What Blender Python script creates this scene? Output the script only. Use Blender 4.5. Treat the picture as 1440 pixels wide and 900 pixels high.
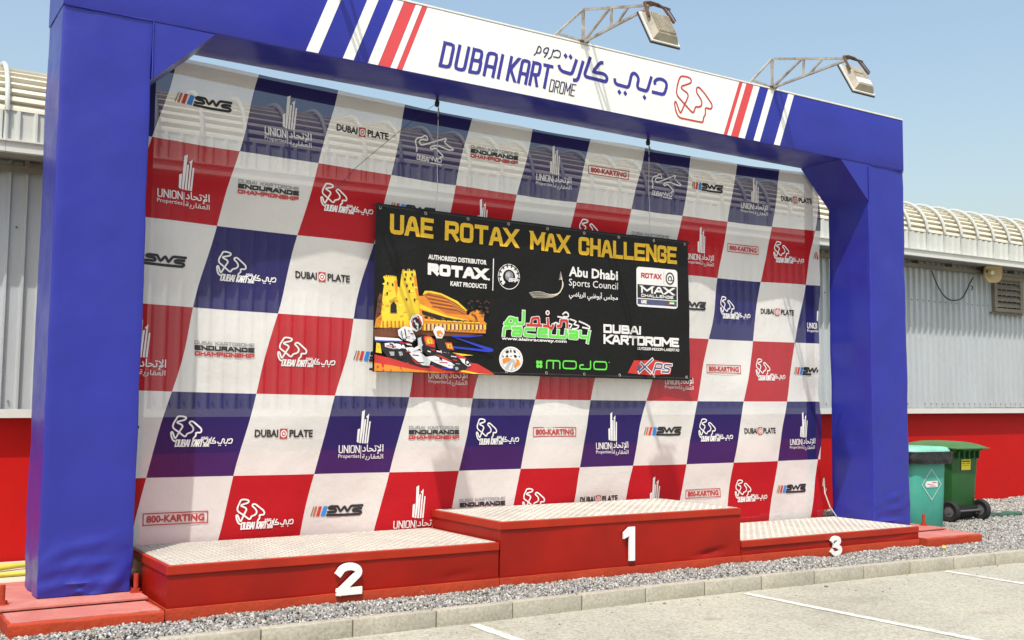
import bpy, bmesh, math, random
from math import sin, cos, pi, radians, sqrt, atan2, hypot
from mathutils import Vector, Matrix, noise
from mathutils.geometry import tessellate_polygon

for o in list(bpy.data.objects):
    bpy.data.objects.remove(o, do_unlink=True)
scene = bpy.context.scene
col = scene.collection
SC = 0.72                       # one drawing unit = 0.72 m; everything is scaled by it at the end

# ---------------------------------------------------------------- camera
PAN, TILT, ROLL = 0.57084, 0.08113, 0.01007
fw = Vector((sin(PAN)*cos(TILT), cos(PAN)*cos(TILT), sin(TILT)))
rt = Vector((cos(PAN), -sin(PAN), 0.0))
up = rt.cross(fw)
r2 = rt*cos(ROLL) + up*sin(ROLL)
u2 = up*cos(ROLL) - rt*sin(ROLL)
cd = bpy.data.cameras.new('camera')
cam = bpy.data.objects.new('camera', cd)
col.objects.link(cam)
rot = Matrix((r2, u2, -fw)).transposed().to_4x4()
cam.matrix_world = Matrix.Translation(Vector((-1.8046, -11.3633, 1.9353))*SC) @ rot
cd.sensor_width = 36.0
cd.lens = 1487.85/1440.0*36.0
cd.clip_start = 0.05
cd.clip_end = 3000.0
scene.camera = cam

# ---------------------------------------------------------------- light
SUNDIR = Vector((0.855, 0.93, -2.25)).normalized()      # the way the light travels
w = bpy.data.worlds.new('World')
scene.world = w
w.use_nodes = True
wn = w.node_tree
bg = wn.nodes['Background']
sky = wn.nodes.new('ShaderNodeTexSky')
sky.sky_type = 'NISHITA'
sky.sun_disc = False
sky.sun_elevation = math.asin(-SUNDIR.z)
sky.sun_rotation = atan2(-SUNDIR.x, -SUNDIR.y) % (2*pi)
sky.air_density = 1.6
sky.dust_density = 3.8
sky.ozone_density = 1.0
wn.links.new(sky.outputs[0], bg.inputs['Color'])
bg.inputs['Strength'].default_value = 0.15
sd = bpy.data.lights.new('sun', 'SUN')
sd.energy = 3.25
sd.angle = radians(0.5)
sd.color = (1.0, 0.965, 0.91)
so = bpy.data.objects.new('sun', sd)
so.rotation_euler = SUNDIR.to_track_quat('-Z', 'Y').to_euler()
so.location = (-10, -12, 25)
col.objects.link(so)
scene.view_settings.view_transform = 'Standard'
scene.view_settings.look = 'None'
scene.view_settings.gamma = 1.0
scene.view_settings.exposure = 0.38
scene.cycles.max_bounces = 8
scene.cycles.transparent_max_bounces = 12

random.seed(11)
rnd = random.random

# ---------------------------------------------------------------- object helpers
def tag(o, label=None, cat=None, group=None, kind=None):
    if label: o['label'] = label
    if cat: o['category'] = cat
    if group: o['group'] = group
    if kind: o['kind'] = kind
    return o

def wloc(o):
    v = Vector((0, 0, 0))
    while o is not None:
        v = v + o.location
        o = o.parent
    return v

def empty(name, loc, label=None, cat=None, group=None, kind=None):
    o = bpy.data.objects.new(name, None)
    o.location = loc
    o.empty_display_size = 0.2
    col.objects.link(o)
    return tag(o, label, cat, group, kind)

class MB:
    def __init__(s):
        s.v = []; s.f = []; s.m = []
    def add(s, vs, fs, mi=0):
        b = len(s.v)
        s.v += [tuple(v) for v in vs]
        for f in fs:
            s.f.append([b+i for i in f]); s.m.append(mi)
        return s
    def box(s, x0, x1, y0, y1, z0, z1, mi=0):
        vs = [(x, y, z) for z in (z0, z1) for y in (y0, y1) for x in (x0, x1)]
        return s.add(vs, [(0,2,3,1),(4,5,7,6),(0,1,5,4),(2,6,7,3),(0,4,6,2),(1,3,7,5)], mi)
    def bbox(s, x0, x1, y0, y1, z0, z1, b=0.01, mi=0):
        """box with bevelled edges"""
        bm = bmesh.new()
        bmesh.ops.create_cube(bm, size=1.0)
        for v in bm.verts:
            v.co = Vector(((x0+x1)/2+v.co.x*(x1-x0), (y0+y1)/2+v.co.y*(y1-y0), (z0+z1)/2+v.co.z*(z1-z0)))
        bmesh.ops.bevel(bm, geom=list(bm.edges), offset=b, segments=2, affect='EDGES', profile=0.5)
        bm.verts.index_update()
        s.add([v.co for v in bm.verts], [[v.index for v in f.verts] for f in bm.faces], mi)
        bm.free()
        return s
    def tube(s, pts, r, n=8, mi=0, caps=True):
        pts = [Vector(p) for p in pts]
        rings = []
        ref = None
        for i, p in enumerate(pts):
            a = pts[max(i-1, 0)]; b = pts[min(i+1, len(pts)-1)]
            d = (b-a).normalized()
            if ref is None:
                ref = d.orthogonal().normalized()
            ref = (ref - d*ref.dot(d)).normalized()
            q = d.cross(ref)
            rr = r[i] if isinstance(r, (list, tuple)) else r
            rings.append([p + (ref*cos(2*pi*k/n) + q*sin(2*pi*k/n))*rr for k in range(n)])
        vs = [v for ring in rings for v in ring]
        fs = []
        for i in range(len(pts)-1):
            for k in range(n):
                a = i*n+k; b = i*n+(k+1) % n
                fs.append((a, b, b+n, a+n))
        if caps:
            fs.append(list(range(n))[::-1]); fs.append([(len(pts)-1)*n+k for k in range(n)])
        return s.add(vs, fs, mi)
    def bar(s, a, b, wd, mi=0):
        return s.tube([a, b], wd*0.7071, 4, mi)
    def sweep(s, prof, ax, t0, t1, steps, mi=0, caps=True, noisef=None):
        """closed 2D profile swept along axis; ax 'x': profile=(y,z); ax 'z': profile=(x,y)"""
        n = len(prof)
        vs = []
        for i in range(steps+1):
            t = t0+(t1-t0)*i/steps
            for (a, b) in prof:
                p = Vector((t, a, b)) if ax == 'x' else (Vector((a, b, t)) if ax == 'z' else Vector((a, t, b)))
                if noisef: p = p + noisef(p)
                vs.append(p)
        fs = []
        for i in range(steps):
            for k in range(n):
                a = i*n+k; b = i*n+(k+1) % n
                fs.append((a, b, b+n, a+n))
        if caps:
            fs.append(list(range(n))[::-1]); fs.append([steps*n+k for k in range(n)])
        return s.add(vs, fs, mi)
    def prism(s, poly, ax, t0, t1, mi=0):
        return s.sweep(poly, ax, t0, t1, 1, mi)
    def mesh(s, name, mats, base, smooth=None):
        me = bpy.data.meshes.new(name)
        me.from_pydata([(v[0]-base[0], v[1]-base[1], v[2]-base[2]) for v in s.v], [], s.f)
        for m in (mats if isinstance(mats, (list, tuple)) else [mats]): me.materials.append(m)
        me.polygons.foreach_set('material_index', s.m)
        bm = bmesh.new(); bm.from_mesh(me)
        bmesh.ops.recalc_face_normals(bm, faces=bm.faces)
        if smooth is not None:
            for f in bm.faces: f.smooth = True
            for e in bm.edges:
                if len(e.link_faces) == 2 and e.calc_face_angle(0) > radians(smooth): e.smooth = False
        bm.to_mesh(me); bm.free()
        me.update()
        return me
    def build(s, name, mats, parent=None, smooth=None, base=None, **k):
        if parent is not None:
            P = wloc(parent)
            loc = Vector((0, 0, 0)) if base is None else Vector(base)-P
            o = bpy.data.objects.new(name, s.mesh(name, mats, P+loc, smooth))
            o.location = loc
        else:
            if base is None:
                xs = [v[0] for v in s.v]; ys = [v[1] for v in s.v]; zs = [v[2] for v in s.v]
                base = ((min(xs)+max(xs))/2, (min(ys)+max(ys))/2, min(zs))
            o = bpy.data.objects.new(name, s.mesh(name, mats, base, smooth))
            o.location = base
        col.objects.link(o)
        if parent is not None: o.parent = parent
        return tag(o, **k)

def rrect(x0, x1, y0, y1, r=0.02, seg=3, step=0.2):
    """rounded rectangle with points along its sides"""
    out = []
    cs = [(x1-r, y0+r, -90), (x1-r, y1-r, 0), (x0+r, y1-r, 90), (x0+r, y0+r, 180)]
    for i, (cx, cy, a0) in enumerate(cs):
        for k in range(seg+1):
            a = radians(a0+90*k/seg)
            out.append((cx+r*cos(a), cy+r*sin(a)))
        nx, ny, na = cs[(i+1) % 4]
        a = radians(na)
        q = (nx+r*cos(a), ny+r*sin(a)); p = out[-1]
        L = hypot(q[0]-p[0], q[1]-p[1]); n = max(1, int(L/step))
        for j in range(1, n):
            out.append((p[0]+(q[0]-p[0])*j/n, p[1]+(q[1]-p[1])*j/n))
    return out

# ---------------------------------------------------------------- materials
def mat(name, base, rough=0.6, metal=0.0, spec=0.5, var=0.0, vscale=3.0, bump=0.0, bscale=20.0, bdist=0.02,
        stain=None, stain_scale=1.0, stain_amt=0.3, grain=0.0, gscale=60.0, coat=0.0, alpha=None, translucent=0.0, rvar=0.0, vmap=None, scuff=None, scuff_scale=6.0, scuff_lo=0.66):
    m = bpy.data.materials.new(name)
    m.use_nodes = True
    nt = m.node_tree; N = nt.nodes; L = nt.links
    b = N['Principled BSDF']
    b.inputs['Roughness'].default_value = rough
    b.inputs['Metallic'].default_value = metal
    b.inputs['Specular IOR Level'].default_value = spec
    b.inputs['Coat Weight'].default_value = coat
    b.inputs['Coat Roughness'].default_value = 0.22
    tc = N.new('ShaderNodeTexCoord')
    geo = N.new('ShaderNodeNewGeometry')
    src = geo.outputs['Position']
    if vmap:
        mp = N.new('ShaderNodeMapping'); mp.inputs['Scale'].default_value = vmap
        L.new(src, mp.inputs['Vector']); src = mp.outputs[0]
    c = N.new('ShaderNodeRGB'); c.outputs[0].default_value = (*base, 1)
    out = c.outputs[0]
    def nz(scale, detail=4, rgh=0.6):
        n = N.new('ShaderNodeTexNoise'); n.inputs['Scale'].default_value = scale
        n.inputs['Detail'].default_value = detail; n.inputs['Roughness'].default_value = rgh
        L.new(src, n.inputs['Vector']); return n.outputs['Fac']
    def rng(fac, a, b_, lo=0.3, hi=0.7):
        r = N.new('ShaderNodeMapRange'); r.inputs['From Min'].default_value = lo; r.inputs['From Max'].default_value = hi
        r.inputs['To Min'].default_value = a; r.inputs['To Max'].default_value = b_
        L.new(fac, r.inputs['Value']); return r.outputs[0]
    if stain:
        mx = N.new('ShaderNodeMix'); mx.data_type = 'RGBA'
        L.new(rng(nz(stain_scale, 6, 0.65), 0.0, stain_amt, 0.42, 0.68), mx.inputs[0])
        L.new(out, mx.inputs[6]); mx.inputs[7].default_value = (*stain, 1)
        out = mx.outputs[2]
    if scuff:
        mx = N.new('ShaderNodeMix'); mx.data_type = 'RGBA'
        L.new(rng(nz(scuff_scale, 9, 0.78), 0.0, 0.75, scuff_lo, scuff_lo+0.05), mx.inputs[0])
        L.new(out, mx.inputs[6]); mx.inputs[7].default_value = (*scuff, 1)
        out = mx.outputs[2]
    for amt, sc_ in ((var, vscale), (grain, gscale)):
        if amt:
            hs = N.new('ShaderNodeHueSaturation')
            L.new(rng(nz(sc_), 1-amt, 1+amt), hs.inputs['Value'])
            L.new(out, hs.inputs['Color']); out = hs.outputs[0]
    L.new(out, b.inputs['Base Color'])
    if rvar:
        L.new(rng(nz(vscale*1.7), rough-rvar, rough+rvar), b.inputs['Roughness'])
    if bump:
        bp = N.new('ShaderNodeBump'); bp.inputs['Strength'].default_value = bump; bp.inputs['Distance'].default_value = bdist
        L.new(nz(bscale, 5), bp.inputs['Height']); L.new(bp.outputs[0], b.inputs['Normal'])
    sh = b.outputs[0]
    mo = N['Material Output']
    if translucent:
        t = N.new('ShaderNodeBsdfTranslucent'); L.new(out, t.inputs['Color'])
        ms = N.new('ShaderNodeMixShader'); ms.inputs[0].default_value = translucent
        L.new(sh, ms.inputs[1]); L.new(t.outputs[0], ms.inputs[2]); sh = ms.outputs[0]
    if alpha is not None:
        t = N.new('ShaderNodeBsdfTransparent')
        ms = N.new('ShaderNodeMixShader'); ms.inputs[0].default_value = alpha
        L.new(t.outputs[0], ms.inputs[1]); L.new(sh, ms.inputs[2]); sh = ms.outputs[0]
    L.new(sh, mo.inputs['Surface'])
    return m

M = {}
M['vinyl'] = mat('blue_vinyl', (0.020, 0.025, 0.275), 0.40, spec=0.35, coat=0.22, var=0.07, vscale=1.5, bump=0.30, bscale=1.8, bdist=0.035, rvar=0.10, scuff=(0.16, 0.17, 0.38), scuff_scale=2.6, scuff_lo=0.70)
M['vinyl_white'] = mat('white_vinyl', (0.80, 0.80, 0.75), 0.5, var=0.02, vscale=2, stain=(0.70, 0.66, 0.52), stain_scale=1.3, stain_amt=0.12)
M['vinyl_red'] = mat('red_vinyl', (0.62, 0.06, 0.065), 0.5, var=0.04)
M['vinyl_stripe_blue'] = mat('blue_stripe_vinyl', (0.03, 0.032, 0.29), 0.5, var=0.03)
M['cap'] = mat('pale_edge_trim', (0.70, 0.68, 0.62), 0.6, var=0.1, vscale=6)
M['ink_blue'] = mat('blue_print', (0.035, 0.03, 0.26), 0.55)
M['ink_navy'] = mat('dark_print', (0.03, 0.025, 0.09), 0.55)
M['ink_red'] = mat('red_print', (0.45, 0.035, 0.035), 0.6)
M['ink_black'] = mat('black_print', (0.018, 0.016, 0.018), 0.6)
M['ink_grey'] = mat('grey_print', (0.22, 0.22, 0.23), 0.6)
M['ink_white'] = mat('white_print', (0.74, 0.72, 0.70), 0.6)
M['red_paint'] = mat('red_gloss_paint', (0.31, 0.0075, 0.002), 0.40, spec=0.28, var=0.10, vscale=2.2, bump=0.14, bscale=2.6, bdist=0.03, stain=(0.20, 0.006, 0.003), stain_scale=0.9, stain_amt=0.6, rvar=0.08, scuff=(0.46, 0.13, 0.09), scuff_scale=3.4, scuff_lo=0.69)
M['rim'] = mat('red_rim_sunlit_dusty', (0.37, 0.022, 0.006), 0.45, spec=0.3, var=0.10, vscale=3, stain=(0.28, 0.010, 0.004), stain_scale=2, stain_amt=0.5, scuff=(0.50, 0.17, 0.12), scuff_scale=5, scuff_lo=0.66, bump=0.15, bscale=6)  # podium red made brighter for the extra sun and dust on the rim
M['red_concrete'] = mat('red_painted_concrete', (0.37, 0.045, 0.014), 0.75, spec=0.25, scuff=(0.52, 0.26, 0.20), scuff_scale=4.0, scuff_lo=0.66, var=0.14, vscale=5, bump=0.5, bscale=18, bdist=0.02, stain=(0.26, 0.02, 0.012), stain_scale=2.5, stain_amt=0.6, grain=0.06)
M['red_dusty'] = mat('sun_faded_red_paint', (0.43, 0.13, 0.105), 0.8, var=0.10, vscale=4, bump=0.4, bscale=22, bdist=0.015, stain=(0.50, 0.24, 0.19), stain_scale=3, stain_amt=0.5)
M['deck'] = mat('checker_plate', (0.47, 0.43, 0.37), 0.5, var=0.08, vscale=2, stain=(0.31, 0.28, 0.235), stain_scale=2.2, stain_amt=0.65, metal=0.0, grain=0.08, gscale=40)
M['deck_base'] = mat('checker_plate_ground', (0.38, 0.345, 0.29), 0.6, var=0.12, vscale=3, grain=0.1)
M['white_plastic'] = mat('white_number_plastic', (0.80, 0.80, 0.78), 0.35, var=0.02)
M['shed_red'] = mat('shed_red_paint', (0.47, 0.003, 0.002), 0.65, spec=0.25, stain=(0.38, 0.010, 0.006), stain_scale=0.8, stain_amt=0.5, scuff=(0.5, 0.08, 0.05), scuff_scale=2.5, scuff_lo=0.72, var=0.05, vscale=1.2, bump=0.1, bscale=8)
M['clad'] = mat('galvanised_cladding', (0.52, 0.555, 0.575), 0.45, metal=0.3, var=0.05, vscale=1.4, vmap=(1.0, 1.0, 0.25), stain=(0.40, 0.40, 0.38), stain_scale=1.6, stain_amt=0.35, grain=0.03)
M['trim'] = mat('pale_metal_trim', (0.62, 0.62, 0.58), 0.5, var=0.05)
M['roof'] = mat('cream_roof_sheet', (0.60, 0.565, 0.455), 0.6, var=0.08, vscale=1.6, stain=(0.57, 0.52, 0.41), stain_scale=2.0, stain_amt=0.4)
M['band'] = mat('pale_wall_sheet', (0.50, 0.52, 0.49), 0.55, var=0.07, vscale=1.5, stain=(0.40, 0.38, 0.30), stain_scale=2, stain_amt=0.3)
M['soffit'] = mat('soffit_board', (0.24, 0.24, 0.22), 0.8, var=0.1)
M['dark'] = mat('dark_void', (0.02, 0.02, 0.02), 0.9)
M['louvre'] = mat('weathered_louvre', (0.20, 0.18, 0.14), 0.7, var=0.12, vscale=5, stain=(0.16, 0.13, 0.10), stain_scale=4, stain_amt=0.5)
M['cable'] = mat('dark_cable', (0.05, 0.05, 0.055), 0.6)
M['cord'] = mat('pale_cord', (0.50, 0.50, 0.48), 0.8)
M['black_cord'] = mat('black_cord', (0.02, 0.02, 0.022), 0.8)
M['horn'] = mat('beige_horn_plastic', (0.62, 0.50, 0.28), 0.6, var=0.1, vscale=8)
M['frame'] = mat('dark_banner_frame', (0.045, 0.038, 0.03), 0.8, var=0.15, vscale=5)
M['arm'] = mat('galvanised_arm', (0.42, 0.40, 0.35), 0.55, metal=0.2, var=0.15, vscale=9, stain=(0.14, 0.08, 0.05), stain_scale=7, stain_amt=0.8)
M['lamp'] = mat('lamp_housing', (0.34, 0.31, 0.235), 0.5, var=0.15, vscale=9, stain=(0.16, 0.12, 0.08), stain_scale=6, stain_amt=0.6)
M['lamp_dark'] = mat('lamp_rim_dark', (0.03, 0.03, 0.03), 0.5)
M['rust'] = mat('rusty_bracket', (0.10, 0.055, 0.035), 0.8, var=0.25, vscale=12)
M['glass'] = mat('lamp_glass', (0.12, 0.13, 0.14), 0.1, spec=0.8)
M['teal'] = mat('teal_plastic', (0.055, 0.36, 0.27), 0.5, var=0.06, vscale=5, stain=(0.10, 0.40, 0.32), stain_scale=3, stain_amt=0.5, bump=0.12, bscale=12)
M['teal_pale'] = mat('pale_teal_plastic', (0.20, 0.50, 0.40), 0.5, var=0.08, vscale=6)
M['green'] = mat('green_bin_plastic', (0.015, 0.095, 0.020), 0.45, scuff=(0.12, 0.2, 0.1), scuff_scale=4, scuff_lo=0.68, var=0.10, vscale=4, stain=(0.04, 0.13, 0.04), stain_scale=3, stain_amt=0.4)
M['green_lid'] = mat('faded_green_lid', (0.055, 0.155, 0.04), 0.45, var=0.10, vscale=4)
M['bag'] = mat('black_bin_bag', (0.012, 0.012, 0.013), 0.38, bump=0.6, bscale=9, bdist=0.05)
M['tyre'] = mat('black_rubber', (0.015, 0.015, 0.016), 0.7)
M['grey_plastic'] = mat('grey_plastic', (0.12, 0.12, 0.12), 0.5)
M['yellow_sticker'] = mat('yellow_sticker', (0.75, 0.62, 0.02), 0.5)
M['hose'] = mat('yellow_hose', (0.52, 0.46, 0.05), 0.5)
M['rag'] = mat('dark_green_cloth', (0.03, 0.09, 0.06), 0.8, var=0.3, vscale=8)
M['cloth_white'] = mat('white_mesh_cloth', (0.80, 0.78, 0.735), 0.8, spec=0.25, var=0.05, vscale=1.1, stain=(0.64, 0.58, 0.50), stain_scale=1.2, stain_amt=0.30, bump=0.45, bscale=4.0, bdist=0.03, alpha=0.80, translucent=0.10)
M['cloth_navy'] = mat('navy_mesh_cloth', (0.016, 0.013, 0.105), 0.7, spec=0.2, var=0.06, vscale=1.1, bump=0.45, bscale=4.0, bdist=0.03, alpha=0.86)
M['cloth_red'] = mat('red_mesh_cloth', (0.42, 0.006, 0.012), 0.7, spec=0.2, var=0.06, vscale=1.1, bump=0.45, bscale=4.0, bdist=0.03, alpha=0.885)
M['cloth_black'] = mat('black_banner_cloth', (0.008, 0.0075, 0.007), 0.45, spec=0.25, var=0.1, vscale=2, bump=0.9, bscale=2.0, bdist=0.05)
M['gold'] = mat('gold_print', (0.70, 0.42, 0.015), 0.5, var=0.06, vscale=4)
for n_, c_ in dict(dark_yellow=(0.62, 0.36, 0.02), pale_yellow=(0.9, 0.72, 0.10), yellow=(0.80, 0.56, 0.03), orange=(0.70, 0.24, 0.02), dark_orange=(0.50, 0.13, 0.02), brown=(0.16, 0.05, 0.02), brown2=(0.05, 0.025, 0.015), black=(0.012, 0.01, 0.01), white=(0.72, 0.72, 0.74),
        red=(0.52, 0.03, 0.025), blue=(0.02, 0.04, 0.48), cream=(0.70, 0.58, 0.30), grey=(0.35, 0.35, 0.37), lime=(0.12, 0.62, 0.06), silver=(0.42, 0.43, 0.46), sky_blue=(0.03, 0.22, 0.62), slate=(0.07, 0.08, 0.16)).items():
    M['p_'+n_] = mat('print_'+n_, c_, 0.5, var=0.10 if n_ in ('yellow', 'orange', 'dark_orange', 'red', 'brown') else 0.0, vscale=9)
M['paint_line'] = mat('white_road_paint', (0.62, 0.61, 0.56), 0.85, var=0.10, vscale=6, stain=(0.37, 0.35, 0.30), stain_scale=9, stain_amt=0.95, grain=0.1, gscale=50)
M['kerb'] = mat('concrete_kerb', (0.375, 0.35, 0.28), 0.85, var=0.07, vscale=2.5, bump=0.5, bscale=45, bdist=0.01, stain=(0.24, 0.21, 0.14), stain_scale=3, stain_amt=0.4, grain=0.20, gscale=38)
M['kerb_joint'] = mat('kerb_joint_mortar', (0.13, 0.11, 0.08), 0.9)
M['sand'] = mat('pale_sand', (0.52, 0.46, 0.36), 0.9, var=0.05, vscale=2, grain=0.06)
M['stone'] = mat('gravel_stone', (0.235, 0.23, 0.215), 0.85, grain=0.62, gscale=17, var=0.35, vscale=31)
M['hook'] = mat('black_hook', (0.02, 0.02, 0.02), 0.5)

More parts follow.
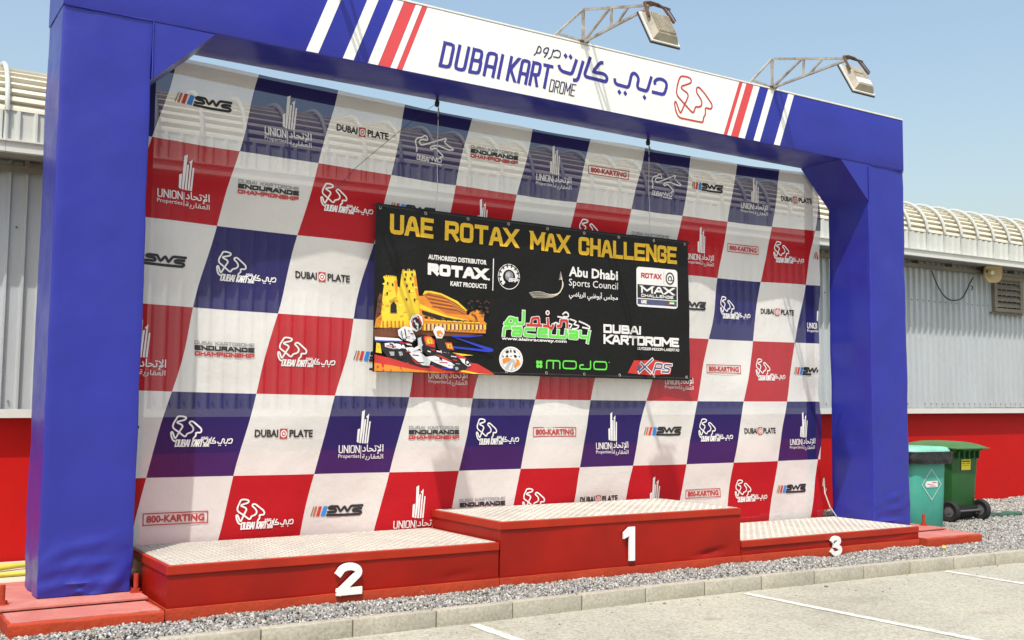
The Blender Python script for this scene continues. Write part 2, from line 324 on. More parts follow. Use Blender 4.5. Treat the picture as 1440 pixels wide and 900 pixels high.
# traced outlines of printed artwork, in metres/0.72 on their surfaces
ART = {
 'sign_ar': [[(6.191,6.506),(6.205,6.452),(6.252,6.424),(6.389,6.417),(6.415,6.44),(6.487,6.636)],[(6.597,6.635),(6.511,6.371),(6.477,6.34),(6.424,6.341)],[(6.72,6.714),(6.621,6.456),(6.642,6.423),(6.99,6.413),(7.012,6.468),(6.985,6.503),(6.936,6.52),(6.757,6.509),(6.872,6.648),(6.908,6.672),(6.944,6.668)],[(7.141,6.491),(7.145,6.433),(7.181,6.41),(7.366,6.402),(7.394,6.425),(7.44,6.597),(7.478,6.629),(7.534,6.614),(7.572,6.561),(7.544,6.458),(7.562,6.417),(7.704,6.407),(7.733,6.431),(7.806,6.636)],[(7.877,6.527),(7.858,6.569),(7.916,6.622),(8.013,6.632),(8.081,6.598),(8.091,6.547),(8.042,6.409),(7.81,6.414)]],
 'sign_dots': [(6.301,6.648),(6.384,6.65),(7.224,6.309),(7.329,6.31),(7.676,6.309)],
 'sign_thin': [[(5.791,6.565),(5.818,6.587),(5.861,6.698),(5.895,6.691),(5.904,6.643),(5.879,6.603),(5.829,6.603)],[(5.954,6.568),(5.988,6.602),(6.029,6.703),(5.987,6.701),(5.95,6.673),(5.937,6.635),(5.962,6.619),(6.001,6.633)],[(6.101,6.695),(6.064,6.581),(6.022,6.559)],[(6.108,6.675),(6.156,6.703),(6.207,6.694),(6.219,6.658),(6.199,6.6),(6.106,6.599)]],
 'track': [(8.364,6.745),(8.461,6.752),(8.544,6.746),(8.568,6.707),(8.55,6.672),(8.46,6.63),(8.384,6.601),(8.361,6.57),(8.405,6.541),(8.487,6.513),(8.504,6.473),(8.466,6.393),(8.434,6.34),(8.383,6.242),(8.355,6.19),(8.328,6.217),(8.294,6.29),(8.267,6.344),(8.25,6.348),(8.238,6.323),(8.254,6.231),(8.287,6.158),(8.335,6.12),(8.541,6.119),(8.792,6.121),(8.796,6.197),(8.838,6.246),(8.838,6.305),(8.833,6.347),(8.878,6.352),(8.949,6.346),(8.975,6.391),(8.964,6.433),(8.823,6.565),(8.725,6.633),(8.689,6.638),(8.657,6.606),(8.668,6.544),(8.745,6.471),(8.772,6.417),(8.758,6.367),(8.723,6.345),(8.639,6.333),(8.625,6.292),(8.611,6.252),(8.59,6.238),(8.555,6.251),(8.431,6.339),(8.295,6.432),(8.271,6.486),(8.289,6.584),(8.323,6.69)],
 'ktrack': [(0.307,0.41),(0.283,0.423),(0.266,0.466),(0.26,0.509),(0.272,0.518),(0.283,0.503),(0.3,0.454),(0.313,0.441),(0.327,0.466),(0.359,0.527),(0.388,0.577),(0.375,0.598),(0.322,0.62),(0.324,0.632),(0.404,0.654),(0.418,0.67),(0.412,0.685),(0.371,0.696),(0.322,0.694),(0.308,0.663),(0.279,0.608),(0.276,0.571),(0.29,0.552),(0.353,0.509),(0.41,0.465),(0.429,0.465),(0.44,0.496),(0.483,0.508),(0.507,0.527),(0.509,0.558),(0.493,0.583),(0.458,0.614),(0.46,0.632),(0.485,0.642),(0.51,0.626),(0.594,0.558),(0.604,0.533),(0.596,0.508),(0.539,0.508),(0.544,0.47),(0.516,0.446),(0.514,0.418)],
 'ttrack': [(0.398,0.384),(0.402,0.41),(0.407,0.436),(0.387,0.472),(0.379,0.515),(0.403,0.554),(0.445,0.573),(0.495,0.584),(0.516,0.606),(0.544,0.62),(0.573,0.608),(0.584,0.578),(0.574,0.557),(0.517,0.558),(0.467,0.547),(0.446,0.519),(0.454,0.488),(0.483,0.48),(0.532,0.496),(0.855,0.628),(0.868,0.62),(0.841,0.581),(0.856,0.557),(0.975,0.493),(0.96,0.478),(0.902,0.476),(0.77,0.508),(0.697,0.508),(0.64,0.483),(0.622,0.468),(0.633,0.447),(0.662,0.454),(0.705,0.476),(0.819,0.386),(0.816,0.366),(0.779,0.358)],
 'ttext': [(0.388,0.325),(0.572,0.293),(0.609,0.376),(0.773,0.341),(0.416,0.252),(0.745,0.279)],
 'ubars': [[(0.549,0.552),(0.582,0.566),(0.572,0.381),(0.546,0.395)],[(0.595,0.78),(0.632,0.801),(0.624,0.585),(0.602,0.377),(0.58,0.381),(0.59,0.585)],[(0.634,0.679),(0.656,0.688),(0.637,0.373),(0.614,0.379)],[(0.652,0.71),(0.693,0.755),(0.688,0.693),(0.67,0.373),(0.648,0.379),(0.67,0.697)],[(0.701,0.655),(0.719,0.657),(0.699,0.373),(0.678,0.378)]],
 'sbars': [[(0.246,0.578),(0.254,0.578),(0.214,0.459),(0.204,0.459)],[(0.269,0.577),(0.296,0.576),(0.262,0.457),(0.234,0.458)],[(0.318,0.575),(0.36,0.576),(0.325,0.454),(0.281,0.456)],[(0.386,0.575),(0.44,0.573),(0.406,0.452),(0.345,0.455)]],
 'sstr': [[(0.586,0.564),(0.478,0.567),(0.455,0.551),(0.469,0.539),(0.544,0.534),(0.561,0.517),(0.545,0.499),(0.434,0.497)],[(0.579,0.562),(0.614,0.499),(0.669,0.563),(0.705,0.495),(0.752,0.566),(0.908,0.567)],[(0.894,0.532),(0.803,0.53),(0.776,0.516),(0.783,0.501),(0.871,0.497),(0.885,0.481),(0.865,0.46),(0.645,0.458),(0.422,0.463)]],
 'rw_green': [[(1.961,0.707),(2.087,0.713),(2.101,0.787),(2.03,0.795),(1.961,0.707)],[(2.136,0.779),(2.14,0.716),(2.248,0.722),(2.252,0.888)],[(1.935,0.555),(1.947,0.651),(2.031,0.664)],[(2.081,0.655),(2.216,0.661),(2.203,0.561),(2.082,0.562),(2.089,0.607),(2.202,0.613)],[(2.425,0.656),(2.288,0.655),(2.274,0.568),(2.426,0.563)],[(2.638,0.568),(2.498,0.568),(2.509,0.663),(2.637,0.663),(2.63,0.617),(2.51,0.615)],[(2.696,0.65),(2.689,0.567),(2.951,0.564),(2.965,0.661)],[(2.83,0.651),(2.823,0.571)],[(3.025,0.654),(3.163,0.654),(3.156,0.56),(3.019,0.564),(3.026,0.604),(3.155,0.608)],[(3.216,0.656),(3.214,0.585),(3.353,0.581)],[(3.378,0.664),(3.34,0.512)]],
 'rw_red': [[(2.316,0.711),(2.541,0.713)],[(2.373,0.719),(2.394,0.805),(2.496,0.82),(2.504,0.726)],[(2.65,0.807),(2.659,0.709),(2.718,0.676),(2.74,0.723)],[(2.592,0.712),(2.659,0.709)],[(2.822,0.718),(2.871,0.726),(2.874,0.804),(2.979,0.806),(2.984,0.713)]],
 'rw_dot': [(2.646,0.898)],
 'rw_white': [[(2.754,0.751),(2.792,0.771),(2.829,0.755)],[(2.91,0.894),(2.955,0.934),(3.009,0.9),(3.001,0.856),(2.926,0.858)],[(2.828,0.853),(2.911,0.845),(3.002,0.823)],[(3.039,0.827),(3.154,0.802),(3.093,0.756),(3.2,0.743),(3.162,0.697),(3.078,0.693)],[(3.2,0.805),(3.308,0.773),(3.386,0.739),(3.386,0.708),(3.262,0.721)],[(3.017,0.764),(3.078,0.755),(3.033,0.703)]],
 'bdg_c': [(2.058,0.222),(2.242,0.228),(2.056,0.4)],
 'bdg_blk': [[(1.965,0.325),(2,0.35),(2.029,0.322),(1.987,0.297)],[(2.039,0.352),(2.063,0.353),(2.064,0.317),(2.04,0.322)],[(2.085,0.348),(2.12,0.349),(2.135,0.314),(2.102,0.313)],[(1.925,0.235),(1.92,0.277),(1.945,0.262)],[(1.966,0.249),(1.994,0.285),(2.022,0.256)],[(2.046,0.257),(2.054,0.281),(2.069,0.258)],[(2.093,0.277),(2.121,0.289),(2.154,0.261),(2.121,0.242)],[(2.173,0.273),(2.192,0.278),(2.188,0.244)]],
 'bdg_gold': [[(1.921,0.223),(2.001,0.247),(2.058,0.228),(2.016,0.191),(1.933,0.153)],[(2.135,0.236),(2.185,0.214),(2.197,0.161),(2.123,0.099),(2.104,0.123),(2.143,0.183)]],
 'bdg_grey': [[(2.065,0.228),(2.114,0.218),(2.059,0.169),(2.004,0.072),(1.961,0.095),(2.002,0.167)],[(2.103,0.223),(2.136,0.183),(2.094,0.122),(2.074,0.062),(2.053,0.068),(2.073,0.134)]],
